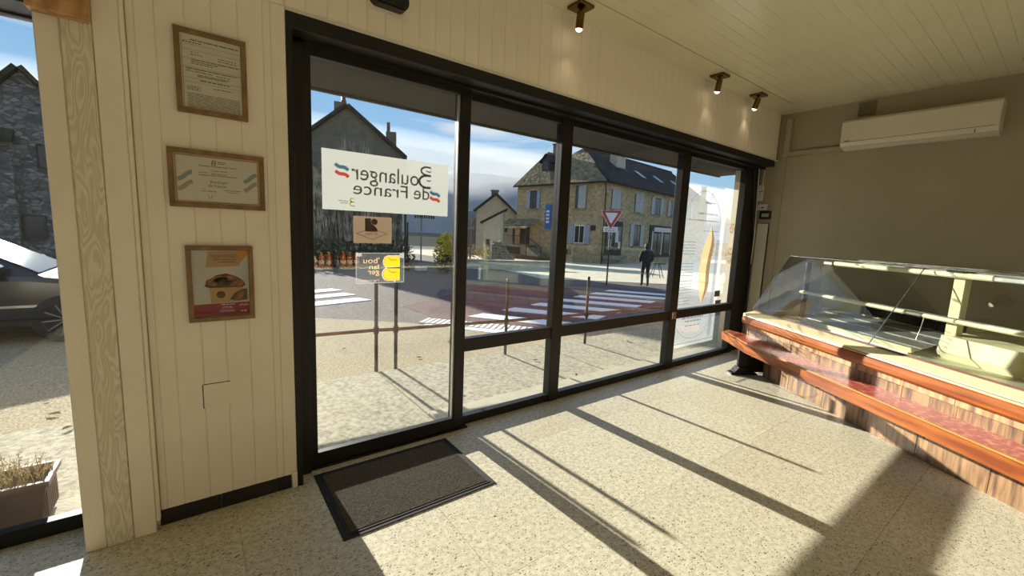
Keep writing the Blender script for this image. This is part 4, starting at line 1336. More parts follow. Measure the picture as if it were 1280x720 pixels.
# plant trough outside the side window
pt = thing('plant_trough', 'taupe plastic plant trough with dried plants outside the side window', 'planter', (-.95, 2.98, -.028))
def ring(z, g, x0=-1.30, x1=-.66, y0=2.90, y1=3.09): return [(x0 - g, y0 - g, z), (x1 + g, y0 - g, z), (x1 + g, y1 + g, z), (x0 - g, y1 + g, z)]
q = MB()
r0, r1, r2, r3 = ring(-.028, -.02), ring(.155, .012), ring(.16, .026), ring(.19, .028)
r4, r5 = ring(.19, .010), ring(.12, .0)
vs = r0 + r1 + r2 + r3 + r4 + r5
fs = [(0, 1, 2, 3)]
for L_ in range(5):
    for k in range(4):
        fs.append((L_ * 4 + k, L_ * 4 + (k + 1) % 4, L_ * 4 + 4 + (k + 1) % 4, L_ * 4 + 4 + k))
q.add(vs, fs)
make('tub', q, 'trough', pt)
q = MB()
for k in range(9):
    y_ = 2.905 + k * .0215
    q.box(-.668 + .0, -.648, y_, y_ + .009, -.01, .15)
make('rib', q, 'trough', pt)
make('soil', MB().box(-1.30, -.66, 2.90, 3.09, .10, .15), 'soil', pt)
q = MB()
rr = random.Random(21)
for k in range(170):
    x, y = rr.uniform(-1.29, -.67), rr.uniform(2.91, 3.08)
    h = rr.uniform(.04, .17); dx, dy = rr.uniform(-.06, .06), rr.uniform(-.05, .05)
    q.tube([(x, y, .145), (x + dx * .5, y + dy * .5, .145 + h * .6), (x + dx, y + dy, .145 + h)], [.0022, .0018, .0008], 3, False)
    for j in range(5):
        f = rr.uniform(.3, 1)
        cx_, cy_, cz_ = x + dx * f, y + dy * f, .145 + h * f
        a = rr.uniform(0, 6.3)
        q.add([(cx_, cy_, cz_), (cx_ + .014 * math.cos(a), cy_ + .014 * math.sin(a), cz_ + .008), (cx_ + .012 * math.cos(a + .8), cy_ + .012 * math.sin(a + .8), cz_ - .004)], [(0, 1, 2)])
o = make('dried_plants', q, 'dry_plant', pt); o['kind'] = 'stuff'

# ---------------------------------------------------------------- black car
car = thing('car', 'black parked car outside the side window', 'car', (-2.66, 8.45, -.15))
car.scale = (1, 1, .95)
prof_ = [(-2.0, .30), (-2.02, .62), (-1.95, .92), (-1.35, .98), (.35, .93), (1.10, .88), (1.62, .80), (1.95, .62), (2.0, .34), (1.9, .22), (-1.9, .22)]
q = MB()
hw = .86
def sect(poly, yy, ins=0, zc=.5): return [(x * (1 - ins * .03), yy, z) for x, z in poly]
n = len(prof_)
levels = [(-hw, .06), (-hw + .06, .0), (hw - .06, .0), (hw, .06)]
vs = []
for yy, ins in levels:
    vs += [(x * (1 - ins), yy, .5 + (z - .5) * (1 - ins * 2.2)) for x, z in prof_]
fs = [list(range(n)), [3 * n + i for i in range(n)][::-1]]
for L_ in range(3):
    fs += [(L_ * n + i, L_ * n + (i + 1) % n, (L_ + 1) * n + (i + 1) % n, (L_ + 1) * n + i) for i in range(n)]
q.add(vs, fs)
make('body', q, 'car_black', car, False)
cab_ = [(-1.75, .95), (-1.30, 1.36), (-.95, 1.45), (.0, 1.45), (.30, 1.38), (1.12, .88), (.5, .9)]
def cabin(poly, y0, y1, tb):
    vs = [(x, y0, z) for x, z in poly] + [(x, y1, z) for x, z in poly]
    return vs
q = MB()
n = len(cab_)
vs = []
for sgn in (-1, 1):
    for x, z in cab_:
        yy = .78 if z < 1.0 else .60
        vs.append((x, sgn * yy, z))
q.add(vs, [list(range(n))[::-1], [n + i for i in range(n)]] + [(i, (i + 1) % n, (i + 1) % n + n, i + n) for i in range(n)])
make('cabin', q, 'car_black', car, False)
make('windscreen', MB().slab([(.36, -.56, 1.352), (1.06, -.70, .925), (1.06, .70, .925), (.36, .56, 1.352)], .012, (.52, 0, .85)), 'car_glass', car, False)
for sg_ in (-1, 1):
    make('side_window', MB().slab([(-1.25, sg_ * .625, 1.32), (.18, sg_ * .615, 1.36), (.88, sg_ * .775, .99), (-1.45, sg_ * .775, 1.0)], .012, (0, sg_, .4)), 'car_glass', car, False)
    make('side_trim', MB().box(-1.5, 1.25, sg_ * .862 - .012, sg_ * .862 + .012, .50, .53), 'chrome', car, False)
    make('mirror', MB().box(.62, .82, sg_ * .9 - .1, sg_ * .9 + .1, .93, 1.06, .03), 'car_black', car, False)
    make('headlight', MB().box(1.62, 1.93, sg_ * .70 - .10, sg_ * .70 + .10, .60, .72, .03), 'chrome', car, False)
    for wx in (-1.28, 1.30):
        make('wheel', MB().lathe([(.0, -.09), (.22, -.10), (.31, -.09), (.325, -.06), (.325, .06), (.31, .09), (.22, .10), (0, .09)], (wx, sg_ * .80, .32), 24, True, 'y'), 'tyre', car, False)
        w_ = D.objects[car.children[-1].name]
        q = MB()
        for k in range(10):
            a = 2 * PI * k / 10
            q.tube([(wx + .03 * math.cos(a), sg_ * .905, .32 + .03 * math.sin(a)), (wx + .215 * math.cos(a + .08), sg_ * .905, .32 + .215 * math.sin(a + .08))], .010, 5)
        q.lathe([(.05, -.012), (.05, .012), (0, .012)], (wx, sg_ * .905, .32), 12, True, 'y')
        q.lathe([(.205, -.01), (.205, .01), (.225, .01), (.225, -.01)], (wx, sg_ * .90, .32), 24, True, 'y')
        make('rim', q, 'rim_grey', w_, False)

# parked motorbikes behind the car
def bike(label, loc, rz):
    t = thing('motorbike', label, 'motorbike', loc, rz)
    for wx in (-.7, .7):
        q = MB(); q.lathe([(.24, -.05), (.31, -.05), (.31, .05), (.24, .05), (.24, -.05)], (wx, 0, .31), 20, True, 'y')
        make('wheel', q, 'tyre', t, False)
        make('brake_disc', MB().lathe([(0, -.03), (.13, -.03), (.13, .03), (0, .03)], (wx, 0, .31), 16, True, 'y'), 'chrome', t, False)
    make('engine', MB().box(-.28, .25, -.16, .16, .28, .62, .05), 'dark_gap', t, False)
    make('fuel_tank', MB().lathe([(0, -.28), (.13, -.22), (.16, 0), (.12, .22), (0, .28)], (.15, 0, .82), 12, True, 'x'), 'car_black', t, False)
    make('saddle', MB().box(-.72, -.10, -.14, .14, .74, .84, .04), 'black_plastic', t, False)
    make('fork', MB().tube([(.7, .1, .31), (.45, .1, .98)], .025, 6).tube([(.7, -.1, .31), (.45, -.1, .98)], .025, 6), 'chrome', t, False)
    make('handlebar', MB().tube([(.38, -.38, 1.02), (.46, -.2, 1.04), (.46, .2, 1.04), (.38, .38, 1.02)], .016, 6), 'chrome', t, False)
    make('headlamp', MB().lathe([(0, -.06), (.08, -.05), (.09, .05), (0, .07)], (.55, 0, .92), 12, True, 'x'), 'chrome', t, False)
    make('exhaust', MB().tube([(-.1, .17, .34), (-.9, .2, .40)], .045, 8), 'chrome', t, False)
    return t
bike('motorbike parked behind the car, nearest the window edge', (-1.75, 10.6, gz(-1.75, 10.6)), .2)
bike('motorbike parked behind the car, further from the window edge', (-3.2, 10.9, gz(-3.2, 10.9)), .35)
cr_ = thing('white_crate', 'white box standing among the motorbikes behind the car', 'box', (-1.85, 10.0, gz(-1.85, 10.0)), .3)
make('box_body', MB().box(-.25, .25, -.2, .2, .45, .78, .02), 'white_frame', cr_, False)
make('lid', MB().box(-.27, .27, -.22, .22, .78, .82, .01), 'white_frame', cr_, False)
make('stand', MB().box(-.2, -.16, -.16, .16, 0, .45).box(.16, .2, -.16, .16, 0, .45), 'dark_gap', cr_, False)

# ---------------------------------------------------------------- left stone house
lh = thing('stone_barn', 'grey stone gabled building beyond the parked car', 'building', (-5.0, 24, gz(-5, 24)))
gb = gz(-5, 24) - .3
yF = 24.0
ap = (-4.89, 6.56)
wl = [(-9.0, gb), (-3.05, gb), (-3.05, 4.0), ap, (-6.6, 4.3), (-9.0, 4.3)]
make('wall', MB().prism([(-9.0, gb), (-2.9, gb), (-2.9, 4.1), ap, (-6.9, 4.1), (-9.0, 4.1)], 'y', yF, yF + 9), 'stone_grey', lh)
q = MB()
q.slab([(-4.89, yF - .25, 6.62), (-2.6, yF - .25, 3.78), (-2.6, yF + 9.2, 3.78), (-4.89, yF + 9.2, 6.62)], .16, (.78, 0, .62))
q.slab([(-4.89, yF - .25, 6.62), (-7.1, yF - .25, 3.95), (-7.1, yF + 9.2, 3.95), (-4.89, yF + 9.2, 6.62)], .16, (-.78, 0, .62))
make('roof', q, 'moss_roof', lh)
q = MB().slab([(-9.2, yF - .5, 3.9), (-5.15, yF - .5, 3.9), (-5.3, yF + 3.5, 6.6), (-9.2, yF + 3.5, 6.6)], .18, (0, -.5, .8))
make('lean_roof', q, 'moss_roof', lh)
for x, z in ((-4.35, 3.55), (-4.9, .9)):
    w_ = make('window', MB().box(x - .32, x + .32, yF - .06, yF + .02, z - .45, z + .45), 'dark_wood', lh)
    make('pane', MB().box(x - .25, x + .25, yF - .075, yF - .05, z - .38, z + .38), 'pane_dark', w_)
make('side_wing', MB().prism([(-9.2, gb), (-5.25, gb), (-5.25, 3.6), (-9.2, 3.6)], 'y', yF - .3, yF), 'stone_grey', lh)

# ---------------------------------------------------------------- gabled house with bare creeper
gh = thing('gabled_house', 'dark gabled house covered with bare creeper, behind the sliding door', 'house', (6.99, 25, gz(7, 25)), math.radians(-22))
GB = -.6
hw_ = 2.95; az = 7.85 + .1 - gz(7, 25)
az = 7.85 - gz(7, 25); ez = az - hw_ * .81
make('wall', MB().prism([(-hw_, GB), (hw_, GB), (hw_, ez), (0, az), (-hw_, ez)], 'y', 0, 8), 'render_grey', gh, False)
q = MB()
q.slab([(0, -.25, az + .03), (hw_ + .15, -.25, ez - .10), (hw_ + .15, 8.2, ez - .10), (0, 8.2, az + .03)], .16, (.63, 0, .78))
q.slab([(0, -.25, az + .03), (-hw_ - .15, -.25, ez - .10), (-hw_ - .15, 8.2, ez - .10), (0, 8.2, az + .03)], .16, (-.63, 0, .78))
make('roof', q, 'slate', gh, False)
ch = make('chimney', MB().box(-.75, -.1, .5, 1.2, az - .9, az + .38, .02), 'render_grey', gh, False)
make('chimney_pot', MB().lathe([(.12, 0), (.16, .12), (.11, .2), (.11, .5), (.15, .52), (.15, .58), (0, .58)], (-.28, .8, az + .36), 12), 'brown_line', ch, False)
ch = make('chimney', MB().box(1.9, 2.55, 4.0, 4.6, ez + .3, az - .25, .02), 'render_grey', gh, False)
make('chimney_pot', MB().box(1.95, 2.15, 4.1, 4.4, az - .25, az + .35, .02), 'render_grey', ch, False)
mbv = MB()
rr = random.Random(4)
for k in range(2600):
    x = rr.uniform(-hw_, hw_)
    z0 = rr.uniform(.0, 5.0) if k % 2 else rr.uniform(3.6, 5.6)
    lim = az - abs(x) * .81 - .15
    top_ = min(lim, 5.9 + 1.0 * math.sin(x * 1.7 + 1) + rr.uniform(-.8, .7))
    L_ = rr.uniform(.7, 2.0)
    z1 = min(top_, z0 + L_)
    if z1 - z0 < .2: continue
    y = -rr.uniform(.03, .45)
    dx = rr.uniform(-.25, .25)
    w = rr.uniform(.014, .032)
    y2 = y - rr.uniform(0, .12)
    mbv.add([(x - w, y, z0), (x + w, y, z0), (x + dx, y2, z1), (x, y + .03, z0 + .05)], [(0, 1, 2), (0, 3, 2), (1, 3, 2)])
o = make('bare_creeper', mbv, 'twig', gh, False); o['kind'] = 'stuff'
o = make('creeper_mass', MB().prism([(-hw_, 0), (hw_, 0), (hw_, 4.0), (2.3, 4.9), (1.9, 4.4), (1.4, 5.2), (.9, 4.6), (.3, 5.5), (-.2, 4.9), (-.8, 5.6), (-1.3, 5.0), (-1.8, 5.5), (-2.3, 4.8), (-hw_, 4.9)], 'y', -.14, .0), 'ivy', gh, False)
o['kind'] = 'stuff'

# dark hedge at the foot of the house
def leaf_cloud(mb, c, r, n, size, rr, squash=.8):
    for k in range(n):
        a = rr.uniform(0, 2 * PI); u = rr.uniform(-1, 1); d = rr.random() ** .4
        s_ = math.sqrt(1 - u * u)
        p = Vector((c[0] + r[0] * d * s_ * math.cos(a), c[1] + r[1] * d * s_ * math.sin(a), c[2] + r[2] * d * u))
        t1 = Vector((rr.uniform(-1, 1), rr.uniform(-1, 1), rr.uniform(-1, 1))).normalized() * size
        t2 = Vector((rr.uniform(-1, 1), rr.uniform(-1, 1), rr.uniform(-1, 1))).normalized() * size * .6
        mb.add([p - t1, p + t2, p + t1, p - t2], [(0, 1, 2, 3)])
rr = random.Random(9)
hg = thing('hedge', 'dark low hedge in front of the creeper covered house', 'hedge', (6.6, 21.5, gz(6.6, 21.5)))
q = MB()
for k in range(9):
    leaf_cloud(q, (3.6 + k * .62, 21.6 - .12 * k, .1 + gz(6, 21) + .55), (.55, .5, .75 + .2 * math.sin(k)), 130, .14, rr)
o = make('foliage', q, 'leaf_green', hg); o['kind'] = 'stuff'
make('trunk', MB().tube([(4.2, 21.6, -.7), (4.25, 21.6, .2)], .05, 6).tube([(6.2, 21.3, -.7), (6.2, 21.3, .2)], .05, 6).tube([(8.0, 21.0, -.7), (8.0, 21.0, .2)], .05, 6), 'dark_wood', hg)
# yellow bush
yb_ = thing('yellow_bush', 'yellow leaved shrub beside the gabled house', 'shrub', (9.1, 17.2, gz(9.1, 17.2)))
q = MB()
for dx, dz, r in ((0, .75, .52), (-.25, .45, .4), (.3, .5, .42), (.05, 1.1, .38), (-.2, 1.0, .3)):
    leaf_cloud(q, (9.12 + dx, 17.2, gz(8.9, 17.9) + .45 + dz), (r, r, r * .9), 260, .075, rr)
o = make('foliage', q, 'leaf_yellow', yb_); o['kind'] = 'stuff'
q = MB()
leaf_cloud(q, (9.14, 17.25, gz(8.9, 17.9) + .5), (.55, .5, .55), 380, .08, rr)
o = make('low_foliage', q, 'leaf_green', yb_); o['kind'] = 'stuff'
make('stem', MB().tube([(9.12, 17.2, gz(9.1, 17.2)), (9.14, 17.2, .5)], .05, 6), 'dark_wood', yb_)

# terrace parasol and dark post near the house
um = thing('terrace_awning', 'dark fringed terrace awning on a pole before the hedge', 'awning', (8.33, 18.2, gz(8.33, 18.2)))
make('pole', MB().tube([(8.33, 18.2, -.45), (8.33, 18.2, 2.05)], .035, 8), 'sign_back', um)
make('canopy', MB().slab([(7.85, 17.9, 2.02), (8.75, 17.7, 2.02), (8.8, 18.6, 2.18), (7.9, 18.8, 2.18)], .05, (0, 0, 1)), 'dark_gap', um)
for k in range(9):
    make('fringe_flap', MB().box(7.86 + k * .099, 7.94 + k * .099, 17.865 - k * .022, 17.88 - k * .022, 1.90, 2.03, .01), 'dark_gap', um)
make('base', MB().box(8.08, 8.58, 18.0, 18.4, -.50, -.30, .04), 'white_frame', um)
dp = thing('dark_bollard_post', 'dark twin post left of the terrace awning', 'post', (7.72, 18.45, gz(7.72, 18.45)))
make('shaft', MB().box(7.62, 7.70, 18.40, 18.48, -.45, 2.05, .01).box(7.74, 7.80, 18.42, 18.48, -.45, 1.7, .01), 'dark_gap', dp)
make('foot', MB().box(7.55, 7.86, 18.34, 18.54, -.50, -.30, .02), 'dark_gap', dp)

# ---------------------------------------------------------------- middle house, annex, rubble wall
mh = thing('middle_house', 'grey rendered house with dark gable roof, between the two larger houses', 'house', (25.88, 37.95, 1.5 + 1.15 * (gz(22.5, 33) - 1.5)), math.radians(-34.6))
mh.scale = (1.15, 1.15, 1.15)
zb = gz(22.5, 33)
make('wall', MB().prism([(-1.75, -.8), (2.1, -.8), (2.1, 2.95 - zb), (.0, 4.72 - zb), (-1.75, 3.3 - zb)], 'y', 0, 5), 'render_mid', mh, False)
q = MB()
q.slab([(0, -.3, 4.8 - zb), (2.9, -.3, 2.2 - zb), (2.9, 5.3, 2.2 - zb), (0, 5.3, 4.8 - zb)], .16, (.67, 0, .74))
q.slab([(0, -.3, 4.8 - zb), (-2.0, -.3, 3.15 - zb), (-2.0, 5.3, 3.15 - zb), (0, 5.3, 4.8 - zb)], .16, (-.64, 0, .77))
make('roof', q, 'slate', mh, False)
ch = make('chimney', MB().box(-.45, .2, .4, 1.0, 4.2 - zb, 5.15 - zb, .02), 'render_grey', mh, False)
make('chimney_cap', MB().box(-.52, .27, .33, 1.07, 5.15 - zb, 5.25 - zb), 'render_grey', ch, False)
w_ = make('window', MB().box(.55, 1.15, -.06, .02, 1.4 - zb, 2.2 - zb), 'dark_wood', mh, False)
make('pane', MB().box(.6, 1.1, -.08, -.05, 1.46 - zb, 2.14 - zb), 'pane_dark', w_, False)
make('rear_wing', MB().prism([(-4.2, -.8), (-1.75, -.8), (-1.75, 2.7 - zb), (-2.6, 2.9 - zb), (-4.2, 1.7 - zb)], 'y', 3, 8), 'render_grey', mh, False)

an = thing('annex', 'beige rendered annex with lean-to roof before the middle house', 'building', (18.8, 28.6, gz(18.8, 28.6)), math.radians(-34))
za = gz(18.8, 28.6)
make('wall', MB().prism([(-.35, -.5), (1.35, -.5), (1.35, 3.05 - za), (-.35, 2.1 - za)], 'y', 0, 4), 'render_beige', an, False)
make('roof', MB().slab([(-.6, -.25, 2.02 - za), (1.55, -.25, 3.2 - za), (1.55, 4.2, 3.2 - za), (-.6, 4.2, 2.02 - za)], .12, (-.48, 0, .87)), 'slate', an, False)
make('drain_pipe', MB().tube([(1.3, -.06, -.4), (1.3, -.06, 3.0 - za)], .045, 6), 'sign_back', an, False)
make('door', MB().box(-.1, .2, -.05, .02, -.4, 1.7), 'dark_wood', an, False)

rw = thing('rubble_wall', 'sloping rubble stone wall below the middle house', 'wall', (15.7, 22.0, gz(15.7, 22)), math.radians(-33))
zr = gz(15.7, 22)
rr = random.Random(8)
make('core', MB().prism([(-.75, -.1), (.95, -.1), (.9, .12), (-.15, 1.6), (-.75, 1.35)], 'y', .05, .6), 'stone_pale', rw, False)
src = []
for v_ in range(4):
    bm = bmesh.new(); bmesh.ops.create_icosphere(bm, subdivisions=1, radius=.5)
    for p in bm.verts: p.co *= rr.uniform(.75, 1.15)
    me = D.meshes.new('stone'); bm.to_mesh(me); bm.free(); me.materials.append(M['stone_pale']); src.append(me)
z = .0
while z < 1.6:
    x = -.72
    while x < .9:
        w = rr.uniform(.16, .3)
        lim = 1.5 if x < -.1 else 1.55 - (x + .15) * 1.42
        if z < lim - .08:
            o = D.objects.new('stone', src[rr.randrange(4)]); COL.objects.link(o); o.parent = rw
            o.location = (x + w / 2, .03, z + .09); o.scale = (w * 1.05, .16, .20); o.rotation_euler = (0, rr.uniform(-.2, .2), 0)
        x += w
    z += .175
lw_ = thing('low_wall', 'long pale low roadside wall in front of the rubble wall', 'wall', (13.5, 19.2, gz(13.5, 19.2)), math.radians(-22))
make('blocks', MB().box(-3.4, 3.4, 0, .35, -.2, .42, .02), 'plaza', lw_, False)
make('coping', MB().box(-3.5, 3.5, -.05, .4, .42, .50, .015), 'kerb', lw_, False)
sh = thing('pale_shrub', 'pale dry shrub left of the rubble wall', 'shrub', (14.6, 24.6, gz(14.6, 24.6)))
q = MB()
for dx, r in ((-.7, .5), (-.1, .6), (.5, .55), (1.1, .5)):
    leaf_cloud(q, (14.5 + dx, 24.7 - dx * .6, gz(14.6, 24.6) + .65), (r, r, .62), 170, .09, rr)
o = make('foliage', q, 'dry_plant', sh); o['kind'] = 'stuff'
make('stem', MB().tube([(14.6, 24.6, gz(14.6, 24.6)), (14.6, 24.6, .2)], .05, 6), 'dark_wood', sh)

# road sign seen from the back
rs = thing('road_sign', 'triangular road sign seen from the back, left of the middle house', 'road sign', (12.4, 20.56, gz(12.4, 20.56)), math.radians(-31))
zs = gz(12.4, 20.56)
make('pole', MB().tube([(0, .03, 0), (0, .03, 2.5 - zs)], .035, 8), 'sign_back', rs, False)
make('plate', MB().prism([(-.38, 2.5 - zs), (.38, 2.5 - zs), (.0, 1.8 - zs)], 'y', -.012, .008), 'sign_back', rs, False)
make('small_plate', MB().box(-.2, .2, -.012, .008, 1.5 - zs, 1.66 - zs, .004), 'sign_back', rs, False)

# yield sign facing the shop
yg = thing('yield_sign', 'red and white give way sign on a thin pole by the crossing', 'road sign', (12.47, 10.62, gz(12.47, 10.62)), math.radians(-50))
zy = gz(12.47, 10.62)
def rtri(cx, cz, s_, r=.06):
    pts = []
    for k, (px2, pz2, a0) in enumerate(((-s_, 0, 90), (0, -s_ * 1.62, 210), (s_, 0, -30))):
        pass
    return [(-s_ + cx, cz + s_ * .02), (-s_ * .93 + cx, cz + s_ * .1), (s_ * .93 + cx, cz + s_ * .1), (s_ + cx, cz + s_ * .02), (s_ * .09 + cx, cz - s_ * 1.62), (-s_ * .09 + cx, cz - s_ * 1.62)]
make('pole', MB().tube([(0, .03, 0), (0, .03, 2.45 - zy)], .03, 8), 'post_grey', yg, False)
make('white_rim', MB().prism(rtri(0, 2.38 - zy, .39), 'y', -.008, .008), 'sign_white', yg, False)
make('red_field', MB().prism(rtri(0, 2.375 - zy, .365), 'y', -.012, -.007), 'sign_red', yg, False)
make('white_field', MB().prism(rtri(0, 2.315 - zy, .225), 'y', -.016, -.011), 'sign_white', yg, False)
pl_ = make('small_plate', MB().box(-.26, .26, -.01, .008, 1.62 - zy, 1.82 - zy, .01), 'sign_white', yg, False)
q = MB(); rr = random.Random(2)
lines(q, -.19, .19, 1.74 - zy, .028, -.0105, 4, rr); lines(q, -.19, .19, 1.67 - zy, .028, -.0105, 4, rr)
make('text_lines', q, 'ink_grey', pl_, False)

# ---------------------------------------------------------------- big stone house
PH = Vector((27.6, 24.3)); ph = math.radians(10)
HZ = -1.0
bh = thing('stone_house', 'large two storey stone house with hipped slate roof and shutters', 'house', (27.6, 24.3, HZ), ph)
def hmk(name, mb, m, parent=bh): return make(name, mb, m, parent, world=False)
EZ = 7.0                      # eave above base
make_w = hmk('wall', MB().box(0, 24, 0, 10, -.6, EZ), 'stone')
# hipped roof
RZ = EZ + 3.75
ov = .35
c0, c1, c2, c3 = (-ov, -ov, EZ - .08), (24, -ov, EZ - .08), (24, 10 + ov, EZ - .08), (-ov, 10 + ov, EZ - .08)
r0, r1 = (3.7, 5.0, RZ), (24, 5.0, RZ + .25)
q = MB()
hmk('hip_roof_end', MB().add([c0, c3, r0, (-ov, -ov, EZ - .2), (-ov, 10 + ov, EZ - .2)], [(0, 1, 2), (0, 3, 4, 1)]), 'lauze')
hmk('roof_front', MB().add([c0, c1, r1, r0, (-ov, -ov, EZ - .2), (24, -ov, EZ - .2)], [(0, 1, 2, 3), (0, 4, 5, 1)]), 'slate')
hmk('roof_back', MB().add([c3, c2, r1, r0], [(0, 1, 2, 3)]), 'slate')
hmk('ridge_tiles', MB().tube([(3.7, 5, RZ + .02), (24, 5, RZ + .27)], .12, 6).tube([(3.7, 5, RZ + .02), (-ov, -ov, EZ)], .09, 6), 'slate')
hmk('gutter', MB().tube([(-ov - .05, 10.2, EZ - .12), (-ov - .05, -ov - .05, EZ - .12), (24, -ov - .05, EZ - .12)], .08, 6), 'dark_gap')
hmk('drain_pipe', MB().tube([(-.3, -.1, EZ - .2), (-.08, -.08, EZ - .9), (-.08, -.08, 0)], .055, 6), 'dark_gap')
# chimneys
def chim(x, y, z0, z1, wx, wy, m):
    c = hmk('chimney', MB().box(x, x + wx, y, y + wy, z0, z1, .02), m)
    make('chimney_cap', MB().box(x - .06, x + wx + .06, y - .06, y + wy + .06, z1, z1 + .12), m, c, False)
chim(5.9, 2.6, EZ + 1.2, RZ + .55, 1.7, .8, 'render_beige')
chim(3.6, 8.0, EZ + 1.0, RZ + .62, .9, .7, 'render_grey')
q = MB()
w0, w1, w2, w3, w4, w5 = (-ov, 10 + ov, EZ - .06), (-ov, 5.6, EZ - .06), (1.9, 7.9, EZ + 3.35), (14, 7.9, EZ + 3.35), (14, 5.6, EZ - .06), (14, 10 + ov, EZ - .06)
hmk('rear_roof', MB().add([w0, w1, w2, w3, w4, w5], [(0, 1, 2), (1, 4, 3, 2), (0, 2, 3, 5)]), 'lauze')
# dormer on the hip end
dr = hmk('dormer', MB().prism([(6.5, EZ + 1.3), (7.5, EZ + 1.3), (7.5, EZ + 2.2), (7.0, EZ + 2.75), (6.5, EZ + 2.2)], 'x', .55, 2.6), 'dark_wood')
make('dormer_roof', MB().slab([(.4, 7.0, EZ + 2.82), (.4, 6.3, EZ + 2.05), (2.8, 6.3, EZ + 2.05), (2.8, 7.0, EZ + 2.82)], .09, (0, -.72, .69)).slab([(.4, 7.0, EZ + 2.82), (.4, 7.7, EZ + 2.05), (2.8, 7.7, EZ + 2.05), (2.8, 7.0, EZ + 2.82)], .09, (0, .72, .69)), 'slate', dr, False)
make('dormer_window', MB().box(.5, .56, 6.68, 7.32, EZ + 1.4, EZ + 2.2), 'pane_dark', dr, False)
# skylights
def roof_pt(u, t): # t 0..1 from eave to ridge on the front slope
    return Vector((u, -ov + t * (5 + ov), EZ - .08 + t * (RZ - EZ + .08)))
nrm = Vector((0, -(RZ - EZ + .08), 5 + ov)).normalized()
for u in (9.4, 13.6, 18.2):
    a, b = .36, .60
    q = MB().slab([roof_pt(u, a), roof_pt(u + 1.1, a), roof_pt(u + 1.1, b), roof_pt(u, b)], .1, nrm)
    f = hmk('skylight', q, 'dark_gap')
    make('skylight_pane', MB().slab([roof_pt(u + .12, a + .02) + nrm * .1, roof_pt(u + .98, a + .02) + nrm * .1, roof_pt(u + .98, b - .02) + nrm * .1, roof_pt(u + .12, b - .02) + nrm * .1], .02, nrm), 'skylight_glass', f, False)
# openings; on the end face (x = 0) given by v, on the front (y = 0) by u; z from house base
def win_left(v0, v1, z0, z1, sh_m=None, sides=(1, 1), frame='dark_wood'):
    w = hmk('window', MB().box(-.03, .05, v0, v1, z0, z1), frame)
    make('pane', MB().box(-.05, -.02, v0 + .1, (v0 + v1) / 2 - .04, z0 + .1, z1 - .1).box(-.05, -.02, (v0 + v1) / 2 + .04, v1 - .1, z0 + .1, z1 - .1), 'pane_dark', w, False)
    hmk('lintel_stone', MB().box(-.035, .02, v0 - .2, v1 + .2, z1, z1 + .28), 'stone_lintel')
    hmk('sill', MB().box(-.12, .02, v0 - .15, v1 + .15, z0 - .14, z0), 'stone_pale')
    sw = (v1 - v0) * .52
    if sides[0] and sh_m: hmk('shutter', MB().box(-.10, -.04, v0 - sw, v0 - .02, z0 - .02, z1 + .02, .01), sh_m)
    if sides[1] and sh_m: hmk('shutter', MB().box(-.10, -.04, v1 + .02, v1 + sw, z0 - .02, z1 + .02, .01), sh_m)
def win_front(u0, u1, z0, z1, sh_m=None, sides=(1, 1), frame='dark_wood', closed=False):
    w = hmk('window', MB().box(u0, u1, -.03, .05, z0, z1), frame)
    make('pane', MB().box(u0 + .1, (u0 + u1) / 2 - .04, -.05, -.02, z0 + .1, z1 - .1).box((u0 + u1) / 2 + .04, u1 - .1, -.05, -.02, z0 + .1, z1 - .1), 'pane_dark', w, False)
    hmk('lintel_stone', MB().box(u0 - .2, u1 + .2, -.035, .02, z1, z1 + .28), 'stone_lintel')
    hmk('sill', MB().box(u0 - .15, u1 + .15, -.12, .02, z0 - .14, z0), 'stone_pale')
    sw = (u1 - u0) * .52
    if closed:
        m_ = (u0 + u1) / 2
        hmk('shutter', MB().box(u0, m_ - .01, -.10, -.05, z0, z1, .01), sh_m)
        hmk('shutter', MB().box(m_ + .01, u1, -.10, -.05, z0, z1, .01), sh_m)
    else:
        if sides[0]: hmk('shutter', MB().box(u0 - sw, u0 - .02, -.10, -.04, z0 - .02, z1 + .02, .01), sh_m)
        if sides[1]: hmk('shutter', MB().box(u1 + .02, u1 + sw, -.10, -.04, z0 - .02, z1 + .02, .01), sh_m)
h = -HZ
win_left(7.45, 8.25, 3.75 + h, 5.45 + h, 'shutter_blue')
win_left(1.95, 3.0, 3.75 + h, 5.70 + h, None)
hmk('shutter', MB().box(-.16, -.08, 1.85, 2.62, 3.75 + h, 5.70 + h, .01), 'shutter')
win_left(1.82, 2.92, .68 + h, 2.30 + h, 'shutter_blue', frame='white_frame')
hmk('wall_vent', MB().box(-.06, .02, .75, 1.2, 1.85 + h, 2.3 + h), 'dark_wood')
hmk('wall_box', MB().box(-.25, .02, 3.2, 4.0, -.35 + h, .1 + h, .02), 'dark_gap')
hmk('plaque', MB().box(-.05, .02, .8, 1.35, .15 + h, .35 + h), 'render_beige')
win_front(1.0, 2.4, 3.8 + h, 5.4 + h, 'shutter', closed=True)
win_front(5.2, 6.7, 3.75 + h, 5.4 + h, 'shutter', closed=True)
win_front(9.2, 10.5, 3.75 + h, 5.4 + h, 'shutter')
win_front(12.9, 14.0, 3.75 + h, 5.4 + h, 'shutter')
win_front(17.2, 18.5, 3.75 + h, 5.4 + h, 'shutter')
win_front(5.3, 6.6, .6 + h, 2.6 + h, 'shutter')
dd = hmk('shop_door', MB().box(.3, 3.2, -.06, .05, -.2 + h, 2.75 + h), 'dark_wood')
make('door_pane', MB().box(.55, 1.55, -.09, -.05, .25 + h, 2.3 + h), 'pane_dark', dd, False)
make('door_pane', MB().box(1.75, 2.95, -.09, -.05, .25 + h, 2.3 + h), 'pane_dark', dd, False)
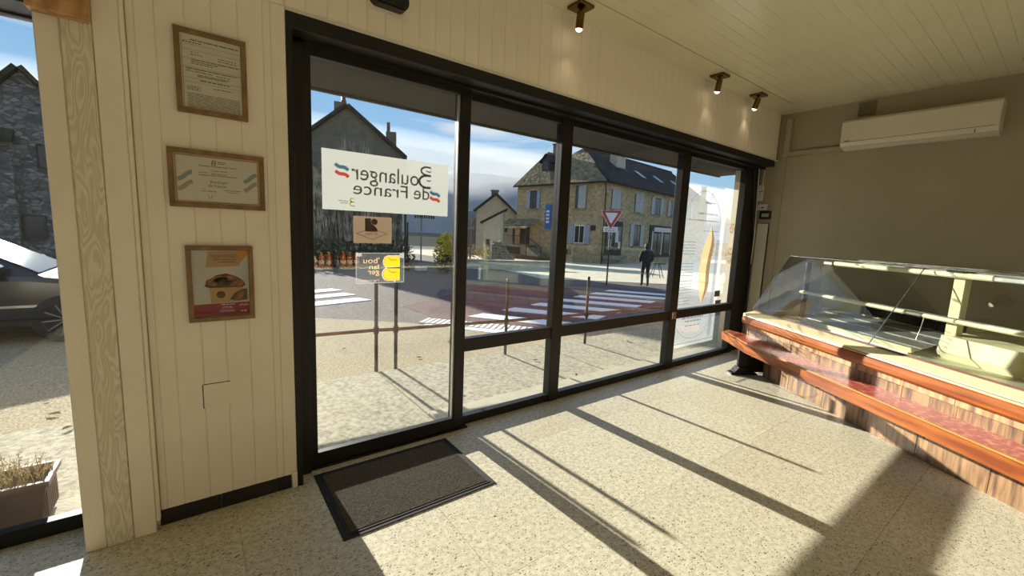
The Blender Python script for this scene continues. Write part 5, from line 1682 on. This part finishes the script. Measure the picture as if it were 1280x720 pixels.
for u, w2, z0_, z1_ in ((.75, .5, 1.5, 2.1), (.8, .45, .5, 1.2), (1.95, .5, .9, 1.9), (2.5, .35, .4, 1.0)):
    make('door_notice', MB().box(u, u + w2, -.11, -.085, z0_ + h, z1_ + h), 'pale_grey', dd, False)
hmk('door_step', MB().box(.1, 3.4, -.5, .02, -.6 + h, -.25 + h, .02), 'stone_pale')
sf = hmk('shop_front', MB().box(8.6, 15.0, -.10, .05, -.5 + h, 2.7 + h), 'dark_wood')
make('shop_sign_board', MB().box(9.4, 14.2, -.2, -.08, 2.05 + h, 2.5 + h, .02), 'pale_grey', sf, False)
for k in range(4):
    make('shop_pane', MB().box(8.9 + k * 1.52, 10.2 + k * 1.52, -.13, -.09, -.1 + h, 1.9 + h), 'pane_dark', sf, False)
for k in range(3):
    make('window_post', MB().box(9.0 + k * 2.2, 9.15 + k * 2.2, -.18, -.12, -.3 + h, 2.1 + h), 'pale_grey', sf, False)
# hanging sign on the end face
hs = hmk('blue_sign', MB().box(-.55, -.45, 5.25, 5.95, 1.85 + h, 4.05 + h, .02), 'sign_blue')
make('sign_bracket', MB().box(-.5, .0, 5.55, 5.65, 3.9 + h, 3.96 + h), 'dark_gap', hs, False)
q = MB()
for k in range(4): q.box(-.565, -.55, 5.42, 5.78, 2.4 + h + k * .32, 2.58 + h + k * .32)
make('sign_marks', q, 'white_frame', hs, False)
# porch, wall and stair at the far end of the end face
po = hmk('porch', MB().box(-1.6, .0, 7.2, 10.6, -.6 + h, .25 + h), 'render_grey')
make('porch_roof', MB().slab([(-2.0, 6.9, 1.78 + h), (-2.0, 10.9, 1.78 + h), (.0, 10.9, 2.65 + h), (.0, 6.9, 2.65 + h)], .12, (-.4, 0, .91)), 'lauze', po, False)
for v_ in (7.3, 8.9, 10.5):
    make('porch_post', MB().box(-1.6, -1.45, v_ - .08, v_ + .08, .25 + h, 1.9 + h), 'dark_wood', po, False)
make('porch_opening', MB().box(-1.64, -1.60, 7.9, 10.4, -.6 + h, .02 + h), 'dark_gap', po, False)
make('porch_door', MB().box(-.06, .02, 8.2, 9.4, .3 + h, 2.2 + h), 'dark_wood', po, False)
for k in range(6):
    hmk('stair_step', MB().box(-1.5, -.2, 7.2 - (k + 1) * .3, 7.2 - k * .3, -.7 + h, .25 + h - (k + 1) * .16), 'stone_pale')
hmk('stair_rail', MB().tube([(-1.5, 7.2, 1.1 + h), (-1.5, 5.4, .1 + h)], .03, 6).tube([(-1.5, 7.2, .2 + h), (-1.5, 7.2, 1.1 + h)], .025, 6).tube([(-1.5, 5.4, -.7 + h), (-1.5, 5.4, .1 + h)], .025, 6), 'dark_gap')
# iron railing along the porch
hmk('porch_rail', MB().tube([(-1.58, 7.2, 1.1 + h), (-1.58, 10.6, 1.1 + h)], .03, 6), 'dark_gap')

# cafe table outside
ct = thing('cafe_table', 'thin legged cafe table on the sunlit plaza', 'table', (18.8, 12.8, gz(18.8, 12.8)), .3)
make('tabletop', MB().lathe([(0, .72), (.42, .72), (.42, .745), (0, .745)], n=18), 'dark_gap', ct, False)
for k in range(4):
    a = PI / 4 + k * PI / 2
    make('leg', MB().tube([(.12 * math.cos(a), .12 * math.sin(a), .72), (.4 * math.cos(a), .4 * math.sin(a), 0)], .018, 6), 'dark_gap', ct, False)

# ---------------------------------------------------------------- distance
rr = random.Random(12)
hill = MB()
nx = 40
vs = []
for i in range(nx + 1):
    x = -400 + i * 35
    hgt = 86 + 7 * math.sin(i * .55 + .6) + 4 * math.sin(i * 1.3) - max(0, i - 23) * 3
    for (y, f) in ((470, 0.0), (520, .55), (580, .9), (640, 1.0), (760, .6)):
        vs.append((x, y - i * 4, -30 + (hgt + 30) * f + (rr.uniform(-3, 3) if f else 0)))
fs = [(i * 5 + j, (i + 1) * 5 + j, (i + 1) * 5 + j + 1, i * 5 + j + 1) for i in range(nx) for j in range(4)]
hill.add(vs, fs, True)
ho = make('distant_hill', hill, 'hill'); ho['kind'] = 'structure'; ho['label'] = 'pale haze-coloured wooded hill on the horizon'
mv = D.materials.new('valley mist'); mv.use_nodes = True
t_ = mv.node_tree; t_.nodes.clear()
vo = t_.nodes.new('ShaderNodeOutputMaterial'); vs_ = t_.nodes.new('ShaderNodeVolumeScatter')
vs_.inputs['Color'].default_value = (.95, .97, 1, 1); vs_.inputs['Density'].default_value = .0125; vs_.inputs['Anisotropy'].default_value = .1
t_.links.new(vs_.outputs[0], vo.inputs['Volume'])
mist = make('mist', MB().box(-500, 1300, 385, 460, -20, 92), mv); mist['kind'] = 'stuff'; mist['label'] = 'pale morning mist lying in the valley before the wooded hill'; mist['category'] = 'mist'
gd = make('distant_ground', MB().add([(-900, 88, -3.0), (1200, 88, -3.0), (1200, 900, -6), (-900, 900, -6)], [(0, 1, 2, 3)]), 'field'); gd['kind'] = 'structure'
gd2 = make('side_ground', MB().add([(-900, -200, -4.5), (1200, -200, -4.5), (1200, 90, -4.5), (-900, 90, -4.5)], [(0, 1, 2, 3)]), 'field'); gd2['kind'] = 'structure'

# ---------------------------------------------------------------- person walking away
def person():
    # facing away: walks along +x+y; local frame: y forward, x right, z up
    J = {
        'pelvis': ((0, 0, .92), .125), 'waist': ((0, 0, 1.06), .13), 'chest': ((0, .0, 1.26), .155), 'upper': ((0, .0, 1.40), .12),
        'neck': ((0, .01, 1.47), .055), 'head': ((0, .025, 1.57), .085), 'crown': ((0, .02, 1.655), .075),
        'shl': ((-.17, 0, 1.38), .075), 'ell': ((-.245, -.03, 1.12), .058), 'wrl': ((-.21, .14, .98), .042), 'hnl': ((-.17, .19, .96), .035),
        'shr': ((.17, 0, 1.38), .075), 'elr': ((.245, -.03, 1.12), .058), 'wrr': ((.21, .14, .98), .042), 'hnr': ((.17, .19, .96), .035),
        'hil': ((-.09, 0, .86), .10), 'knl': ((-.095, .09, .50), .066), 'anl': ((-.095, .02, .09), .046), 'tol': ((-.10, .16, .035), .036),
        'hir': ((.09, 0, .86), .10), 'knr': ((.095, -.01, .48), .066), 'anr': ((.095, -.22, .14), .046), 'tor': ((.10, -.10, .035), .036),
    }
    E = [('pelvis', 'waist'), ('waist', 'chest'), ('chest', 'upper'), ('upper', 'neck'), ('neck', 'head'), ('head', 'crown'),
         ('upper', 'shl'), ('shl', 'ell'), ('ell', 'wrl'), ('wrl', 'hnl'), ('upper', 'shr'), ('shr', 'elr'), ('elr', 'wrr'), ('wrr', 'hnr'),
         ('pelvis', 'hil'), ('hil', 'knl'), ('knl', 'anl'), ('anl', 'tol'), ('pelvis', 'hir'), ('hir', 'knr'), ('knr', 'anr'), ('anr', 'tor')]
    for sd, sx in (('l', -1), ('r', 1)):
        h0 = Vector(J['hn' + sd][0])
        for k in range(4):
            a = 'f%s%d' % (sd, k)
            J[a + 'a'] = (tuple(h0 + Vector((-sx * .035, .018 * k - .02, -.012 * (k - 1)))), .010)
            J[a + 'b'] = (tuple(h0 + Vector((-sx * (.075 - .006 * abs(k - 1)), .012 * k - .01, -.02 - .010 * k))), .008)
            E += [('hn' + sd, a + 'a'), (a + 'a', a + 'b')]
        J['th' + sd] = (tuple(h0 + Vector((-sx * .02, -.02, .04))), .010)
        E.append(('hn' + sd, 'th' + sd))
    names = list(J)
    me = D.meshes.new('body')
    me.from_pydata([J[n_][0] for n_ in names], [(names.index(a), names.index(b)) for a, b in E], [])
    o = D.objects.new('body', me)
    COL.objects.link(o)
    sm = o.modifiers.new('skin', 'SKIN')
    for i, n_ in enumerate(names):
        sv = me.skin_vertices[0].data[i]
        r = J[n_][1]
        sv.radius = (r, r * (.72 if n_ in ('chest', 'waist', 'pelvis', 'upper') else 1))
        sv.use_root = (n_ == 'pelvis')
    ss = o.modifiers.new('sub', 'SUBSURF'); ss.levels = 2; ss.render_levels = 2
    dg = bpy.context.evaluated_depsgraph_get(); dg.update()
    m2 = D.meshes.new_from_object(o.evaluated_get(dg))
    D.objects.remove(o)
    m2.materials.clear()
    for n_ in ('skin', 'trousers', 'jacket', 'black_plastic'): m2.materials.append(M[n_])
    for p in m2.polygons:
        c = p.center
        p.use_smooth = True
        hand = abs(c.x) < .24 and c.y > .15 and .85 < c.z < 1.05
        if c.z > 1.475 or hand: p.material_index = 0
        elif c.z < .10: p.material_index = 3
        elif c.z < .88 and abs(c.x) < .2: p.material_index = 1
        else: p.material_index = 2
    return m2


ang = math.atan2(13.86, 9.94)
pe = thing('person', 'person in dark jacket and brown trousers walking away over the plaza', 'person', (13.86, 9.94, gz(13.86, 9.94)), -ang + .15)
bo = D.objects.new('body', person()); link(bo, pe)
q = MB()
q.lathe([(.0, 1.745), (.05, 1.735), (.085, 1.70), (.10, 1.645), (.098, 1.60), (.09, 1.55), (.07, 1.51)], (0, .012, -.03), 16)
make('hair', q, 'hair', pe, False)
q = MB()
prof_j = [(.17, .80), (.185, .95), (.19, 1.1), (.205, 1.25), (.20, 1.36), (.13, 1.44), (.075, 1.475), (.07, 1.50)]
vs = []
n = 18
for r, z in prof_j:
    for k in range(n):
        a = 2 * PI * k / n
        vs.append((r * 1.05 * math.cos(a), r * .72 * math.sin(a), z))
q.add(vs, [(i * n + k, i * n + (k + 1) % n, (i + 1) * n + (k + 1) % n, (i + 1) * n + k) for i in range(len(prof_j) - 1) for k in range(n)], True)
make('jacket', q, 'jacket', pe, False)
for sx in (-1, 1):
    make('ear', MB().lathe([(0, -.012), (.022, -.01), (.022, .01), (0, .012)], (sx * .088, .03, 1.60), 8, True, 'x'), 'skin', pe, False)
pe.scale = (.97, .97, .97)

for o in D.objects:
    if o.name.split('.')[0] in FINE: o['kind'] = 'stuff'
# drop helper meshes without users
for me in list(D.meshes):
    if me.users == 0: D.meshes.remove(me)
